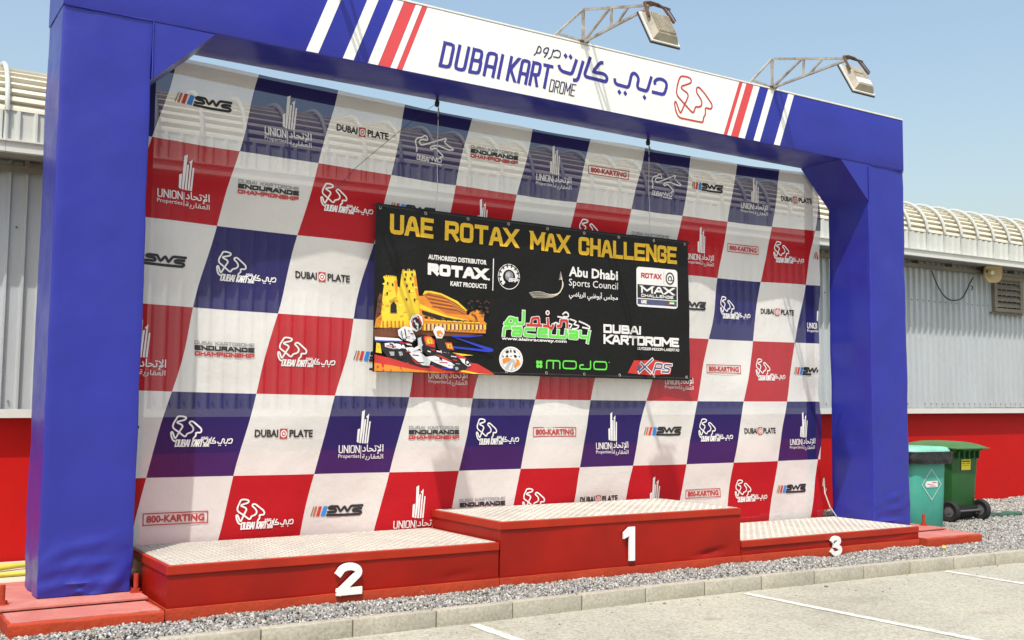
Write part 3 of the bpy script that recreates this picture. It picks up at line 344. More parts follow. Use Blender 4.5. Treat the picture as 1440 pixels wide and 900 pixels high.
 'art': [('brown',[(-0.016,0.536),(0.322,0.587),(1.668,0.626),(1.606,0.56),(1.315,0.502),(0.751,0.486),(-0.013,0.426)]),('brown',[(0.05,0.932),(0.077,1.002),(0.115,0.97),(0.112,0.696),(0.019,0.657)]),('yellow',[(0.101,0.73),(0.123,1.039),(0.143,1.161),(0.389,1.075),(0.415,0.713),(0.342,0.571),(0.012,0.555),(0.028,0.658)]),('yellow',[(0.143,1.161),(0.119,1.211),(0.156,1.235),(0.299,1.233),(0.31,1.173),(0.324,0.967),(0.134,0.971)]),('yellow',[(0.342,1.028),(0.369,1.265),(0.559,1.262),(0.613,1.003),(0.663,0.988),(0.687,0.727),(0.67,0.587),(0.342,0.571)]),('yellow',[(0.369,1.256),(0.383,1.327),(0.412,1.329),(0.419,1.307),(0.446,1.309),(0.451,1.337),(0.48,1.339),(0.486,1.315),(0.515,1.318),(0.523,1.336),(0.558,1.331),(0.571,1.262)]),('orange',[(0.536,1.251),(0.571,1.262),(0.617,1.003),(0.594,0.963),(0.563,1.069)]),('orange',[(0.268,1.17),(0.31,1.173),(0.322,1.07),(0.305,0.965),(0.284,1.05)]),('pale_yellow',[(0.112,1.125),(0.16,1.135),(0.168,1.117),(0.119,1.108)]),('dark_yellow',[(0.183,1.038),(0.232,1.049),(0.24,1.03),(0.191,1.022)]),('dark_yellow',[(0.255,0.952),(0.305,0.962),(0.313,0.943),(0.263,0.935)]),('pale_yellow',[(0.328,0.865),(0.377,0.875),(0.385,0.856),(0.336,0.848)]),('dark_yellow',[(0.4,0.777),(0.45,0.787),(0.458,0.769),(0.409,0.761)]),('dark_yellow',[(0.474,0.69),(0.524,0.699),(0.532,0.681),(0.482,0.673)]),('pale_yellow',[(0.537,1.106),(0.588,1.116),(0.596,1.098),(0.545,1.089)]),('dark_yellow',[(0.132,0.987),(0.18,0.997),(0.188,0.978),(0.139,0.97)]),('dark_yellow',[(0.203,0.9),(0.252,0.91),(0.26,0.892),(0.211,0.884)]),('pale_yellow',[(0.275,0.813),(0.325,0.823),(0.333,0.805),(0.283,0.797)]),('dark_yellow',[(0.348,0.726),(0.397,0.736),(0.406,0.717),(0.356,0.709)]),('dark_yellow',[(0.41,1.141),(0.46,1.151),(0.469,1.133),(0.418,1.124)]),('pale_yellow',[(0.484,1.053),(0.534,1.064),(0.542,1.045),(0.492,1.037)]),('dark_yellow',[(0.557,0.966),(0.608,0.976),(0.616,0.957),(0.565,0.949)]),('dark_yellow',[(0.151,0.849),(0.2,0.859),(0.208,0.84),(0.159,0.832)]),('black',[(0.395,1.336),(0.406,1.337),(0.407,1.309),(0.395,1.308)]),('black',[(0.141,1.24),(0.152,1.241),(0.153,1.217),(0.142,1.216)]),('black',[(0.424,1.338),(0.435,1.339),(0.436,1.311),(0.424,1.311)]),('black',[(0.169,1.242),(0.181,1.243),(0.181,1.219),(0.17,1.218)]),('black',[(0.453,1.341),(0.464,1.342),(0.465,1.314),(0.453,1.313)]),('black',[(0.198,1.245),(0.209,1.245),(0.21,1.221),(0.198,1.22)]),('black',[(0.482,1.343),(0.493,1.344),(0.494,1.316),(0.482,1.315)]),('black',[(0.226,1.247),(0.238,1.248),(0.238,1.223),(0.227,1.223)]),('black',[(0.511,1.345),(0.523,1.346),(0.523,1.318),(0.511,1.317)]),('black',[(0.255,1.249),(0.266,1.25),(0.267,1.226),(0.255,1.225)]),('black',[(0.54,1.348),(0.552,1.349),(0.552,1.321),(0.541,1.32)]),('black',[(0.283,1.251),(0.295,1.252),(0.295,1.228),(0.284,1.227)]),('dark_yellow',[(0.201,0.916),(0.261,0.942),(0.325,0.923),(0.325,0.906),(0.262,0.921),(0.202,0.895)]),('orange',[(0.012,0.572),(0.028,0.658),(0.101,0.73),(0.112,0.696),(0.086,0.562)]),('black',[(0.22,0.753),(0.221,0.857),(0.262,0.907),(0.301,0.862),(0.309,0.758)]),('black',[(0.168,1.146),(0.188,1.147),(0.189,1.116),(0.168,1.115)]),('black',[(0.234,1.133),(0.255,1.135),(0.256,1.104),(0.235,1.102)]),('black',[(0.405,1.215),(0.426,1.217),(0.427,1.185),(0.406,1.184)]),('black',[(0.482,1.229),(0.503,1.231),(0.504,1.2),(0.483,1.198)]),('black',[(0.43,1.13),(0.451,1.131),(0.452,1.1),(0.431,1.099)]),('black',[(0.513,1.153),(0.534,1.155),(0.535,1.123),(0.513,1.122)]),('black',[(0.466,1.063),(0.487,1.064),(0.488,1.033),(0.467,1.031)]),('black',[(0.542,0.954),(0.563,0.956),(0.564,0.924),(0.543,0.923)]),('black',[(0.161,1.016),(0.182,1.018),(0.182,0.987),(0.162,0.985)]),('black',[(0.43,0.956),(0.451,0.957),(0.451,0.926),(0.43,0.925)]),('black',[(0.413,1.277),(0.435,1.278),(0.435,1.247),(0.414,1.245)]),('black',[(0.5,1.283),(0.522,1.285),(0.522,1.253),(0.501,1.252)]),('orange',[(0.613,0.994),(0.692,1.008),(0.762,0.968),(1.023,0.87),(1.352,0.799),(1.625,0.724),(1.667,0.689),(1.648,0.562),(0.671,0.552)]),('black',[(0.666,0.814),(1.025,0.746),(1.353,0.709),(1.353,0.691),(0.986,0.69),(0.667,0.761)]),('yellow',[(0.625,0.899),(0.764,0.854),(1.025,0.772),(1.353,0.727),(1.343,0.709),(1.025,0.746),(0.626,0.837)]),('dark_orange',[(0.686,1.016),(0.72,1.062),(0.94,1.051),(1.184,0.968),(1.351,0.853),(1.341,0.79),(1.025,0.799),(0.802,0.909)]),('brown',[(0.725,1.031),(1.021,1.001),(1.319,0.878),(1.32,0.867),(1.021,0.988),(0.725,1.019)]),('orange',[(0.741,1.006),(1.052,0.976),(1.32,0.867),(1.32,0.857),(1.052,0.964),(0.741,0.993)]),('brown',[(0.757,0.98),(1.083,0.951),(1.32,0.857),(1.32,0.846),(1.083,0.939),(0.758,0.968)]),('orange',[(0.774,0.955),(1.114,0.927),(1.32,0.846),(1.32,0.835),(1.114,0.914),(0.774,0.943)]),('brown',[(0.79,0.93),(1.145,0.902),(1.32,0.835),(1.32,0.824),(1.145,0.889),(0.79,0.917)]),('orange',[(0.806,0.904),(1.176,0.877),(1.32,0.824),(1.32,0.813),(1.176,0.864),(0.807,0.892)]),('brown',[(0.823,0.879),(1.207,0.852),(1.32,0.813),(1.321,0.803),(1.207,0.839),(0.823,0.867)]),('yellow',[(0.672,1.015),(0.7,1.07),(0.799,1.077),(0.96,1.057),(1.205,0.97),(1.361,0.854),(1.334,0.848),(1.185,0.947),(0.95,1.034),(0.76,1.051),(0.701,1.023)]),('orange',[(1.352,0.763),(1.413,0.838),(1.507,0.875),(1.623,0.823),(1.614,0.723),(1.436,0.723)]),('black',[(0.707,0.742),(0.756,0.738),(0.757,0.71),(0.707,0.714)]),('yellow',[(0.707,0.697),(0.779,0.697),(0.779,0.683),(0.708,0.683)]),('brown',[(0.79,0.74),(0.839,0.735),(0.84,0.707),(0.79,0.712)]),('yellow',[(0.79,0.698),(0.862,0.698),(0.862,0.684),(0.791,0.684)]),('black',[(0.873,0.737),(0.923,0.733),(0.924,0.705),(0.874,0.709)]),('yellow',[(0.874,0.699),(0.946,0.699),(0.946,0.685),(0.874,0.684)]),('brown',[(0.957,0.735),(1.008,0.73),(1.008,0.702),(0.958,0.707)]),('yellow',[(0.958,0.699),(1.03,0.7),(1.031,0.686),(0.958,0.685)]),('black',[(1.042,0.732),(1.093,0.728),(1.093,0.699),(1.042,0.704)]),('yellow',[(1.042,0.7),(1.115,0.701),(1.116,0.686),(1.043,0.686)]),('brown',[(1.127,0.73),(1.178,0.725),(1.179,0.697),(1.128,0.701)]),('yellow',[(1.128,0.701),(1.201,0.701),(1.201,0.687),(1.128,0.687)]),('black',[(1.213,0.727),(1.264,0.723),(1.265,0.694),(1.213,0.699)]),('yellow',[(1.213,0.702),(1.287,0.702),(1.287,0.688),(1.213,0.688)]),('brown',[(1.299,0.724),(1.351,0.72),(1.351,0.691),(1.3,0.696)]),('yellow',[(1.299,0.703),(1.374,0.703),(1.374,0.689),(1.3,0.689)]),('black',[(1.386,0.722),(1.438,0.717),(1.438,0.689),(1.386,0.693)]),('yellow',[(1.386,0.704),(1.461,0.704),(1.461,0.69),(1.386,0.69)]),('brown',[(1.473,0.719),(1.526,0.715),(1.526,0.686),(1.474,0.69)]),('yellow',[(1.474,0.705),(1.549,0.705),(1.549,0.691),(1.474,0.69)]),('brown',[(1.424,0.821),(1.498,0.789),(1.519,0.727),(1.498,0.726),(1.466,0.778),(1.414,0.806)]),('yellow',[(0.699,0.64),(0.724,0.642),(0.726,0.554),(0.7,0.553)]),('black',[(0.726,0.638),(0.738,0.639),(0.74,0.558),(0.728,0.558)]),('cream',[(0.758,0.643),(0.783,0.644),(0.785,0.558),(0.759,0.557)]),('black',[(0.785,0.641),(0.797,0.642),(0.799,0.562),(0.787,0.562)]),('cream',[(0.817,0.645),(0.843,0.646),(0.844,0.562),(0.819,0.561)]),('black',[(0.845,0.644),(0.857,0.645),(0.858,0.566),(0.846,0.566)]),('yellow',[(0.877,0.647),(0.903,0.648),(0.904,0.566),(0.878,0.565)]),('black',[(0.905,0.647),(0.917,0.648),(0.918,0.57),(0.906,0.57)]),('cream',[(0.937,0.649),(0.963,0.65),(0.964,0.57),(0.938,0.569)]),('black',[(0.965,0.65),(0.977,0.651),(0.978,0.574),(0.966,0.573)]),('cream',[(0.997,0.651),(1.023,0.652),(1.024,0.574),(0.998,0.572)]),('black',[(1.025,0.653),(1.037,0.654),(1.038,0.578),(1.026,0.577)]),('yellow',[(1.057,0.653),(1.084,0.655),(1.085,0.578),(1.059,0.576)]),('black',[(1.086,0.656),(1.098,0.657),(1.099,0.582),(1.087,0.581)]),('cream',[(1.118,0.655),(1.145,0.657),(1.146,0.582),(1.119,0.58)]),('black',[(1.147,0.66),(1.159,0.66),(1.16,0.586),(1.148,0.585)]),('cream',[(1.179,0.658),(1.206,0.659),(1.207,0.586),(1.18,0.584)]),('black',[(1.208,0.663),(1.22,0.663),(1.221,0.59),(1.209,0.589)]),('yellow',[(1.241,0.66),(1.267,0.661),(1.268,0.59),(1.242,0.588)]),('black',[(1.269,0.666),(1.281,0.666),(1.283,0.594),(1.27,0.593)]),('cream',[(1.302,0.662),(1.329,0.663),(1.33,0.594),(1.303,0.592)]),('black',[(1.331,0.669),(1.343,0.669),(1.344,0.598),(1.332,0.597)]),('cream',[(1.364,0.664),(1.391,0.666),(1.392,0.598),(1.365,0.596)]),('black',[(1.393,0.672),(1.405,0.673),(1.407,0.602),(1.394,0.601)]),('yellow',[(1.426,0.666),(1.453,0.668),(1.454,0.602),(1.427,0.6)]),('black',[(1.455,0.675),(1.468,0.676),(1.469,0.606),(1.456,0.605)]),('cream',[(1.489,0.669),(1.516,0.67),(1.517,0.606),(1.49,0.604)]),('black',[(1.518,0.678),(1.531,0.679),(1.532,0.61),(1.519,0.609)]),('cream',[(1.552,0.671),(1.579,0.672),(1.58,0.61),(1.553,0.608)]),('black',[(1.581,0.681),(1.594,0.682),(1.595,0.614),(1.582,0.613)]),('yellow',[(1.615,0.673),(1.642,0.675),(1.643,0.614),(1.616,0.613)]),('black',[(1.644,0.685),(1.657,0.685),(1.658,0.618),(1.645,0.618)]),('dark_orange',[(0.113,0.645),(0.131,0.646),(0.133,0.564),(0.115,0.563)]),('dark_orange',[(0.165,0.648),(0.184,0.649),(0.186,0.567),(0.167,0.566)]),('dark_orange',[(0.218,0.65),(0.237,0.651),(0.239,0.569),(0.22,0.568)]),('dark_orange',[(0.271,0.653),(0.29,0.654),(0.292,0.572),(0.273,0.571)]),('dark_orange',[(0.324,0.656),(0.344,0.657),(0.345,0.574),(0.326,0.573)]),('dark_orange',[(0.378,0.659),(0.397,0.66),(0.399,0.577),(0.38,0.576)]),('brown2',[(1.405,0.98),(1.427,0.993),(1.45,0.986),(1.434,0.968)]),('brown2',[(1.378,0.985),(1.4,0.998),(1.423,0.992),(1.407,0.973)]),('brown2',[(1.626,0.854),(1.658,0.873),(1.691,0.861),(1.665,0.837)]),('brown2',[(1.405,0.894),(1.424,0.905),(1.443,0.9),(1.43,0.884)]),('brown2',[(1.388,0.978),(1.406,0.988),(1.424,0.984),(1.413,0.969)]),('brown2',[(1.629,0.849),(1.662,0.868),(1.695,0.856),(1.668,0.831)]),('brown2',[(1.596,0.974),(1.617,0.985),(1.637,0.98),(1.623,0.963)]),('brown2',[(1.526,0.862),(1.56,0.882),(1.594,0.87),(1.567,0.844)]),('brown2',[(1.616,0.996),(1.643,1.012),(1.672,1.003),(1.65,0.981)]),('brown2',[(1.557,0.909),(1.574,0.919),(1.592,0.915),(1.581,0.9)]),('brown2',[(1.471,0.987),(1.506,1.007),(1.543,0.995),(1.513,0.967)]),('brown2',[(1.62,0.904),(1.64,0.916),(1.66,0.91),(1.646,0.894)]),('brown2',[(1.62,0.899),(1.654,0.919),(1.69,0.907),(1.661,0.881)]),('brown2',[(1.611,0.912),(1.634,0.925),(1.657,0.918),(1.641,0.899)]),('brown2',[(1.533,0.922),(1.55,0.932),(1.566,0.928),(1.556,0.914)]),('brown2',[(1.439,0.841),(1.452,0.849),(1.466,0.846),(1.459,0.834)]),('brown2',[(1.346,0.873),(1.366,0.884),(1.385,0.878),(1.372,0.862)]),('brown2',[(1.507,0.913),(1.528,0.925),(1.549,0.919),(1.535,0.902)]),('brown2',[(1.66,0.977),(1.684,0.991),(1.707,0.984),(1.69,0.965)]),('brown2',[(1.398,0.874),(1.418,0.886),(1.437,0.88),(1.424,0.864)]),('brown2',[(1.449,0.855),(1.469,0.866),(1.49,0.861),(1.476,0.844)]),('brown2',[(1.522,0.828),(1.537,0.836),(1.553,0.833),(1.544,0.82)]),('brown2',[(1.338,0.951),(1.369,0.969),(1.401,0.958),(1.376,0.934)]),('brown2',[(1.534,0.961),(1.555,0.973),(1.576,0.967),(1.561,0.95)]),('brown2',[(1.395,0.909),(1.409,0.916),(1.422,0.914),(1.415,0.902)]),('brown2',[(1.547,0.831),(1.584,0.852),(1.621,0.838),(1.591,0.811)]),('brown2',[(0.081,0.737),(0.091,0.743),(0.1,0.741),(0.097,0.732)]),('brown2',[(0.035,0.733),(0.057,0.747),(0.08,0.739),(0.063,0.72)]),('brown2',[(0.047,0.738),(0.066,0.75),(0.086,0.744),(0.072,0.727)]),('brown2',[(0.081,0.874),(0.094,0.881),(0.106,0.879),(0.1,0.867)]),('brown2',[(0.049,0.904),(0.065,0.913),(0.081,0.909),(0.071,0.895)]),('brown2',[(0.095,0.867),(0.105,0.872),(0.114,0.871),(0.111,0.861)]),('brown2',[(0.013,0.895),(0.035,0.908),(0.058,0.901),(0.041,0.882)]),('brown2',[(0.049,0.872),(0.06,0.879),(0.071,0.877),(0.066,0.866)]),('brown2',[(0.094,0.848),(0.107,0.855),(0.12,0.853),(0.113,0.84)]),('brown2',[(0.024,0.919),(0.036,0.926),(0.048,0.924),(0.042,0.912)]),('brown2',[(0.073,0.903),(0.083,0.909),(0.093,0.907),(0.089,0.897)]),('brown2',[(0.043,0.88),(0.069,0.896),(0.095,0.887),(0.075,0.866)]),('brown2',[(0.021,0.822),(0.043,0.835),(0.065,0.828),(0.049,0.809)]),('brown2',[(0.049,0.729),(0.066,0.74),(0.084,0.735),(0.072,0.72)]),('blue',[(1.111,0.487),(1.356,0.491),(1.585,0.523),(1.585,0.537),(1.356,0.512),(1.09,0.501)]),('blue',[(1.111,0.493),(1.746,0.357),(1.762,0.322),(1.694,0.306),(1.113,0.339),(1.113,0.363),(1.63,0.34),(1.193,0.466)]),('white',[(-0.013,0.438),(0.325,0.432),(0.383,0.4),(-0.012,0.397)]),('blue',[(-0.012,0.397),(0.383,0.4),(0.384,0.387),(-0.012,0.377)]),('red',[(-0.008,0.215),(0.293,0.165),(0.523,0.138),(1.199,0.062),(1.783,0.002),(1.815,-0.023),(1.323,-0.02),(-0.003,-0.013)]),('red',[(1.32,0.163),(1.507,0.142),(1.697,0.057),(1.783,0.005),(1.323,0.03)]),('orange',[(-0.006,0.113),(0.525,0.043),(1.039,-0.016),(-0.003,-0.008)]),('yellow',[(1.24,0.058),(1.53,0.013),(1.805,-0.016),(1.741,-0.028),(1.447,-0.017),(1.22,0.034)]),('yellow',[(1.114,0.28),(1.443,0.254),(1.217,0.236)]),('black',[(0.1,0.355),(0.326,0.381),(0.52,0.302),(0.798,0.068),(0.68,0.065),(0.408,0.126),(0.179,0.187),(0.102,0.287)]),('white',[(0.128,0.359),(0.232,0.373),(0.404,0.349),(0.424,0.299),(0.252,0.292),(0.139,0.319)]),('yellow',[(0.026,0.365),(0.085,0.357),(0.107,0.232),(0.019,0.241)]),('black',[(0.052,0.327),(0.064,0.328),(0.069,0.26),(0.056,0.259)]),('white',[(0.314,0.535),(0.399,0.591),(0.495,0.578),(0.575,0.443),(0.518,0.389),(0.383,0.418),(0.325,0.467)]),('black',[(0.352,0.528),(0.365,0.532),(0.386,0.435),(0.373,0.434)]),('black',[(0.399,0.556),(0.415,0.557),(0.444,0.437),(0.425,0.433)]),('white',[(0.474,0.664),(0.511,0.735),(0.589,0.757),(0.658,0.726),(0.675,0.639),(0.641,0.568),(0.574,0.526),(0.505,0.553),(0.475,0.612)]),('black',[(0.512,0.692),(0.57,0.721),(0.639,0.672),(0.66,0.604),(0.603,0.54),(0.534,0.58)]),('red',[(0.57,0.738),(0.609,0.732),(0.665,0.639),(0.646,0.629),(0.599,0.705)]),('red',[(0.493,0.665),(0.509,0.674),(0.538,0.58),(0.52,0.583)]),('white',[(0.548,0.65),(0.601,0.639),(0.611,0.601),(0.562,0.613)]),('black',[(0.575,0.478),(0.711,0.501),(0.851,0.437),(0.873,0.315),(0.775,0.225),(0.617,0.306)]),('red',[(0.682,0.474),(0.771,0.486),(0.851,0.429),(0.853,0.332),(0.714,0.362)]),('orange',[(0.702,0.466),(0.801,0.47),(0.842,0.384),(0.733,0.371)]),('yellow',[(0.736,0.45),(0.791,0.444),(0.812,0.387),(0.749,0.389)]),('black',[(0.768,0.437),(0.779,0.438),(0.792,0.396),(0.78,0.396)]),('white',[(0.414,0.315),(0.52,0.328),(0.637,0.272),(0.796,0.155),(0.778,0.094),(0.68,0.1),(0.522,0.199)]),('red',[(0.503,0.189),(0.68,0.1),(0.798,0.077),(0.582,0.114)]),('blue',[(0.797,0.147),(0.876,0.167),(1.117,0.121),(1.138,0.078),(0.996,0.1),(0.837,0.096)]),('black',[(0.794,0.278),(1.033,0.321),(1.197,0.221),(1.382,0.147),(1.322,0.065),(1.2,0.035),(1.038,0.04),(0.857,0.087),(0.776,0.172)]),('white',[(0.678,0.204),(0.855,0.227),(1.096,0.147),(1.199,0.062),(1.078,0.067),(0.876,0.132)]),('red',[(0.854,0.245),(0.954,0.231),(1.116,0.157),(1.035,0.172)]),('red',[(0.424,0.273),(0.501,0.266),(0.507,0.252),(0.428,0.259)]),('black',[(0.521,0.233),(0.619,0.228),(0.625,0.216),(0.526,0.221)]),('white',[(0.608,0.288),(0.666,0.279),(0.673,0.264),(0.612,0.273)]),('black',[(0.705,0.309),(0.745,0.274),(0.752,0.222),(0.71,0.257)]),('white',[(0.745,0.293),(0.788,0.284),(0.794,0.268),(0.749,0.278)]),('white',[(0.635,0.376),(0.663,0.328),(0.671,0.259),(0.64,0.307)]),('red',[(0.794,0.312),(0.853,0.305),(0.859,0.291),(0.798,0.299)]),('black',[(0.581,0.14),(0.698,0.136),(0.705,0.126),(0.585,0.13)]),('black',[(0.462,0.3),(0.48,0.264),(0.487,0.213),(0.467,0.248)]),('red',[(0.336,0.381),(0.49,0.378),(0.496,0.364),(0.34,0.368)]),('red',[(0.157,0.336),(0.289,0.333),(0.295,0.321),(0.161,0.325)]),('grey',[(0.205,0.307),(0.319,0.305),(0.324,0.295),(0.209,0.297)]),('white',[(0.432,0.368),(0.509,0.36),(0.515,0.345),(0.436,0.353)]),('white',[(0.836,0.183),(0.955,0.179),(0.961,0.169),(0.84,0.173)]),('red',[(0.916,0.15),(1.036,0.147),(1.042,0.136),(0.92,0.14)]),('white',[(1.036,0.128),(1.137,0.122),(1.144,0.11),(1.04,0.116)]),('blue',[(0.957,0.073),(1.138,0.07),(1.144,0.06),(0.961,0.062)]),('red',[(1.116,0.192),(1.177,0.183),(1.183,0.167),(1.12,0.176)]),('black',[(1.228,0.169),(1.277,0.163),(1.284,0.153),(1.232,0.158)]),('white',[(0.873,0.298),(0.933,0.288),(0.939,0.271),(0.877,0.281)]),('white',[(0.922,0.37),(0.947,0.322),(0.954,0.252),(0.927,0.3)]),('grey',[(0.973,0.284),(1.054,0.278),(1.06,0.266),(0.977,0.272)]),('white',[(1.085,0.235),(1.166,0.229),(1.172,0.217),(1.089,0.223)]),('grey',[(1.157,0.14),(1.218,0.135),(1.225,0.124),(1.161,0.13)]),('black',[(0.915,0.212),(0.955,0.193),(0.961,0.166),(0.919,0.184)]),('grey',[(0.333,0.501),(0.391,0.495),(0.384,0.483),(0.339,0.488)]),('grey',[(0.411,0.47),(0.488,0.463),(0.48,0.449),(0.417,0.454)]),('black',[(0.487,0.508),(0.535,0.5),(0.528,0.485),(0.493,0.492)]),('black',[(0.373,0.434),(0.431,0.426),(0.423,0.412),(0.379,0.418)]),('red',[(0.442,0.541),(0.484,0.534),(0.477,0.522),(0.448,0.527)]),('grey',[(0.517,0.441),(0.564,0.43),(0.557,0.413),(0.523,0.421)]),('white',[(0.595,0.444),(0.657,0.467),(0.675,0.36),(0.64,0.307),(0.607,0.34)]),('white',[(0.62,0.358),(0.52,0.302),(0.54,0.277),(0.66,0.321)]),('black',[(0.643,0.46),(0.673,0.468),(0.686,0.378),(0.667,0.37)]),('white',[(0.819,0.541),(0.848,0.604),(0.907,0.619),(0.978,0.593),(0.989,0.531),(0.95,0.459),(0.87,0.456)]),('orange',[(0.865,0.552),(0.928,0.564),(0.969,0.522),(0.94,0.473),(0.88,0.482)]),('black',[(0.85,0.455),(0.99,0.461),(1.134,0.325),(1.034,0.269),(0.893,0.316)]),('red',[(0.991,0.408),(1.092,0.412),(1.134,0.308),(1.033,0.321)]),('orange',[(1.001,0.4),(1.092,0.398),(1.118,0.325),(1.029,0.33)]),('yellow',[(1.028,0.383),(1.082,0.38),(1.097,0.338),(1.043,0.343)]),('black',[(1.048,0.371),(1.076,0.369),(1.081,0.348),(1.061,0.351)]),('red',[(1.135,0.272),(1.299,0.225),(1.403,0.148),(1.32,0.163),(1.197,0.203)]),('white',[(1.217,0.204),(1.32,0.199),(1.393,0.121),(1.342,0.101),(1.259,0.152)]),('black',[(1.299,0.198),(1.361,0.209),(1.393,0.165),(1.352,0.11),(1.3,0.136)]),('black',[(1.117,0.104),(1.198,0.115),(1.23,0.063),(1.18,0.022),(1.118,0.042)]),('grey',[(1.142,0.087),(1.189,0.092),(1.199,0.058),(1.159,0.043)]),('black',[(0.29,0.294),(0.385,0.297),(0.426,0.213),(0.35,0.167),(0.292,0.208)]),('grey',[(0.319,0.26),(0.367,0.262),(0.383,0.22),(0.34,0.206)]),('grey',[(0.196,0.256),(0.263,0.258),(0.264,0.207),(0.216,0.205)])],
}
# ---------------------------------------------------------------- 2D printing kit
def rounded(pts, r, closed=False):
    n = len(pts); out = []
    for i in range(n):
        p = Vector(pts[i])
        if not closed and i in (0, n-1):
            out.append(tuple(p)); continue
        a = Vector(pts[(i-1) % n]); b = Vector(pts[(i+1) % n])
        la = (a-p).length; lb = (b-p).length
        if la < 1e-6 or lb < 1e-6: continue
        d = min(r, la*0.49, lb*0.49)
        pa = p+(a-p)*(d/la); pb = p+(b-p)*(d/lb)
        ang = (a-p).angle(b-p, 0)
        if ang > 2.9: out.append(tuple(p)); continue
        out += [tuple(pa), tuple((pa+pb)*0.25+p*0.5), tuple(pb)]
    return out

def stroke(pts, wd, closed=False, cap=True, flat=False):
    """quads of a ribbon along a polyline"""
    P = [Vector(p) for p in pts]
    Q = [P[0]]
    for p in P[1:]:
        if (p-Q[-1]).length > 1e-5: Q.append(p)
    if closed and (Q[0]-Q[-1]).length < 1e-5: Q.pop()
    P = Q; n = len(P)
    if n < 2: return [], []
    if cap and not closed:
        P[0] = P[0]+(P[0]-P[1]).normalized()*wd*0.5
        P[-1] = P[-1]+(P[-1]-P[-2]).normalized()*wd*0.5
    vs = []
    for i in range(n):
        if closed: a = P[i-1]; b = P[(i+1) % n]
        else: a = P[max(i-1, 0)]; b = P[min(i+1, n-1)]
        d1 = (P[i]-a); d2 = (b-P[i])
        if d1.length < 1e-9: d1 = d2
        if d2.length < 1e-9: d2 = d1
        d1 = d1.normalized(); d2 = d2.normalized()
        n1 = Vector((-d1.y, d1.x)); n2 = Vector((-d2.y, d2.x))
        m = n1+n2
        if m.length < 1e-3: m = n1
        m = m.normalized()
        k = 1/max(0.45, m.dot(n1))
        if flat and not closed and i in (0, n-1) and abs(d1.y) > 0.3:
            s_ = 1 if (d1.y > 0) == (i == n-1) else -1          # cut level at the top or the bottom
            hw = wd*0.5/abs(d1.y); q = P[i]+d1*(s_*wd*0.5/abs(d1.y))*(1 if d1.y > 0 else -1)
            sg = 1 if n1.x > 0 else -1
            vs += [q+Vector((sg*hw, 0)), q-Vector((sg*hw, 0))]
            continue
        vs += [P[i]+m*wd*0.5*k, P[i]-m*wd*0.5*k]
    fs = []
    for i in range(n if closed else n-1):
        j = (i+1) % n
        fs.append((2*i, 2*i+1, 2*j+1, 2*j))
    return vs, fs

GL = {
 'A': (4.2, [[(0,0),(1.55,6),(2.65,6),(4.2,0)], [(0.5,1.9),(3.7,1.9)]]),
 'a': (4, [[(0,0),(0,6),(4,6),(4,0)], [(0,2.4),(4,2.4)]]),
 'B': (4, [[(0,0),(0,6)], [(0,6),(3.7,6),(3.7,3.2),(0,3.2)], [(3.2,3.2),(4,3.2),(4,0),(0,0)]]),
 'C': (4, [[(4,4.3),(4,6),(0,6),(0,0),(4,0),(4,1.7)]]),
 'D': (4, [[(0,0),(0,6)], [(0,6),(4,6),(4,0),(0,0)]]),
 'E': (4, [[(4,6),(0,6)], [(0,6),(0,0)], [(0,0),(4,0)], [(0,3),(3.5,3)]]),
 'F': (4, [[(4,6),(0,6)], [(0,6),(0,0)], [(0,3),(3.5,3)]]),
 'G': (4, [[(4,4.5),(4,6),(0,6),(0,0),(4,0),(4,2.8),(2.3,2.8)]]),
 'H': (4, [[(0,0),(0,6)], [(4,0),(4,6)], [(0,3),(4,3)]]),
 'I': (0, [[(0,0),(0,6)]]),
 'J': (3.6, [[(3.6,6),(3.6,0),(0,0),(0,1.8)]]),
 'K': (4, [[(0,0),(0,6)], [(4,6),(0.7,3),(4,0)]]),
 'L': (3.6, [[(0,6),(0,0)], [(0,0),(3.6,0)]]),
 'M': (5.4, [[(0,0),(0,6)], [(0,6),(2.7,1.6),(5.4,6)], [(5.4,6),(5.4,0)]]),
 'N': (4.2, [[(0,0),(0,6)], [(0,6),(4.2,0)], [(4.2,0),(4.2,6)]]),
 'O': (4, [[(0,0),(0,6),(4,6),(4,0),(0,0)]]),
 'P': (4, [[(0,0),(0,6)], [(0,6),(4,6),(4,2.6),(0,2.6)]]),
 'R': (4, [[(0,0),(0,6)], [(0,6),(4,6),(4,2.8),(0,2.8)], [(2,2.8),(4,0)]]),
 'S': (4, [[(4,4.9),(4,6),(0,6),(0,3.1),(4,3.1),(4,0),(0,0),(0,1.1)]]),
 'T': (4.2, [[(0,6),(4.2,6)], [(2.1,6),(2.1,0)]]),
 'U': (4, [[(0,6),(0,0),(4,0),(4,6)]]),
 'V': (4, [[(0,6),(2,0),(4,6)]]),
 'W': (5.6, [[(0,6),(1.3,0),(2.8,5),(4.3,0),(5.6,6)]]),
 'X': (4.2, [[(0,0),(4.2,6)], [(0,6),(4.2,0)]]),
 'Y': (4, [[(0,6),(2,3),(4,6)], [(2,3),(2,0)]]),
 '0': (3.8, [[(0,0),(0,6),(3.8,6),(3.8,0),(0,0)]]),
 '8': (3.8, [[(0,0),(0,6),(3.8,6),(3.8,0),(0,0)], [(0,3.1),(3.8,3.1)]]),
 '-': (2, [[(0,2.8),(2,2.8)]]),
 '.': (0.4, [[(0,0),(0.4,0)]]),
 '|': (0, [[(0,-1),(0,7)]]),
 ' ': (2.2, []),
}

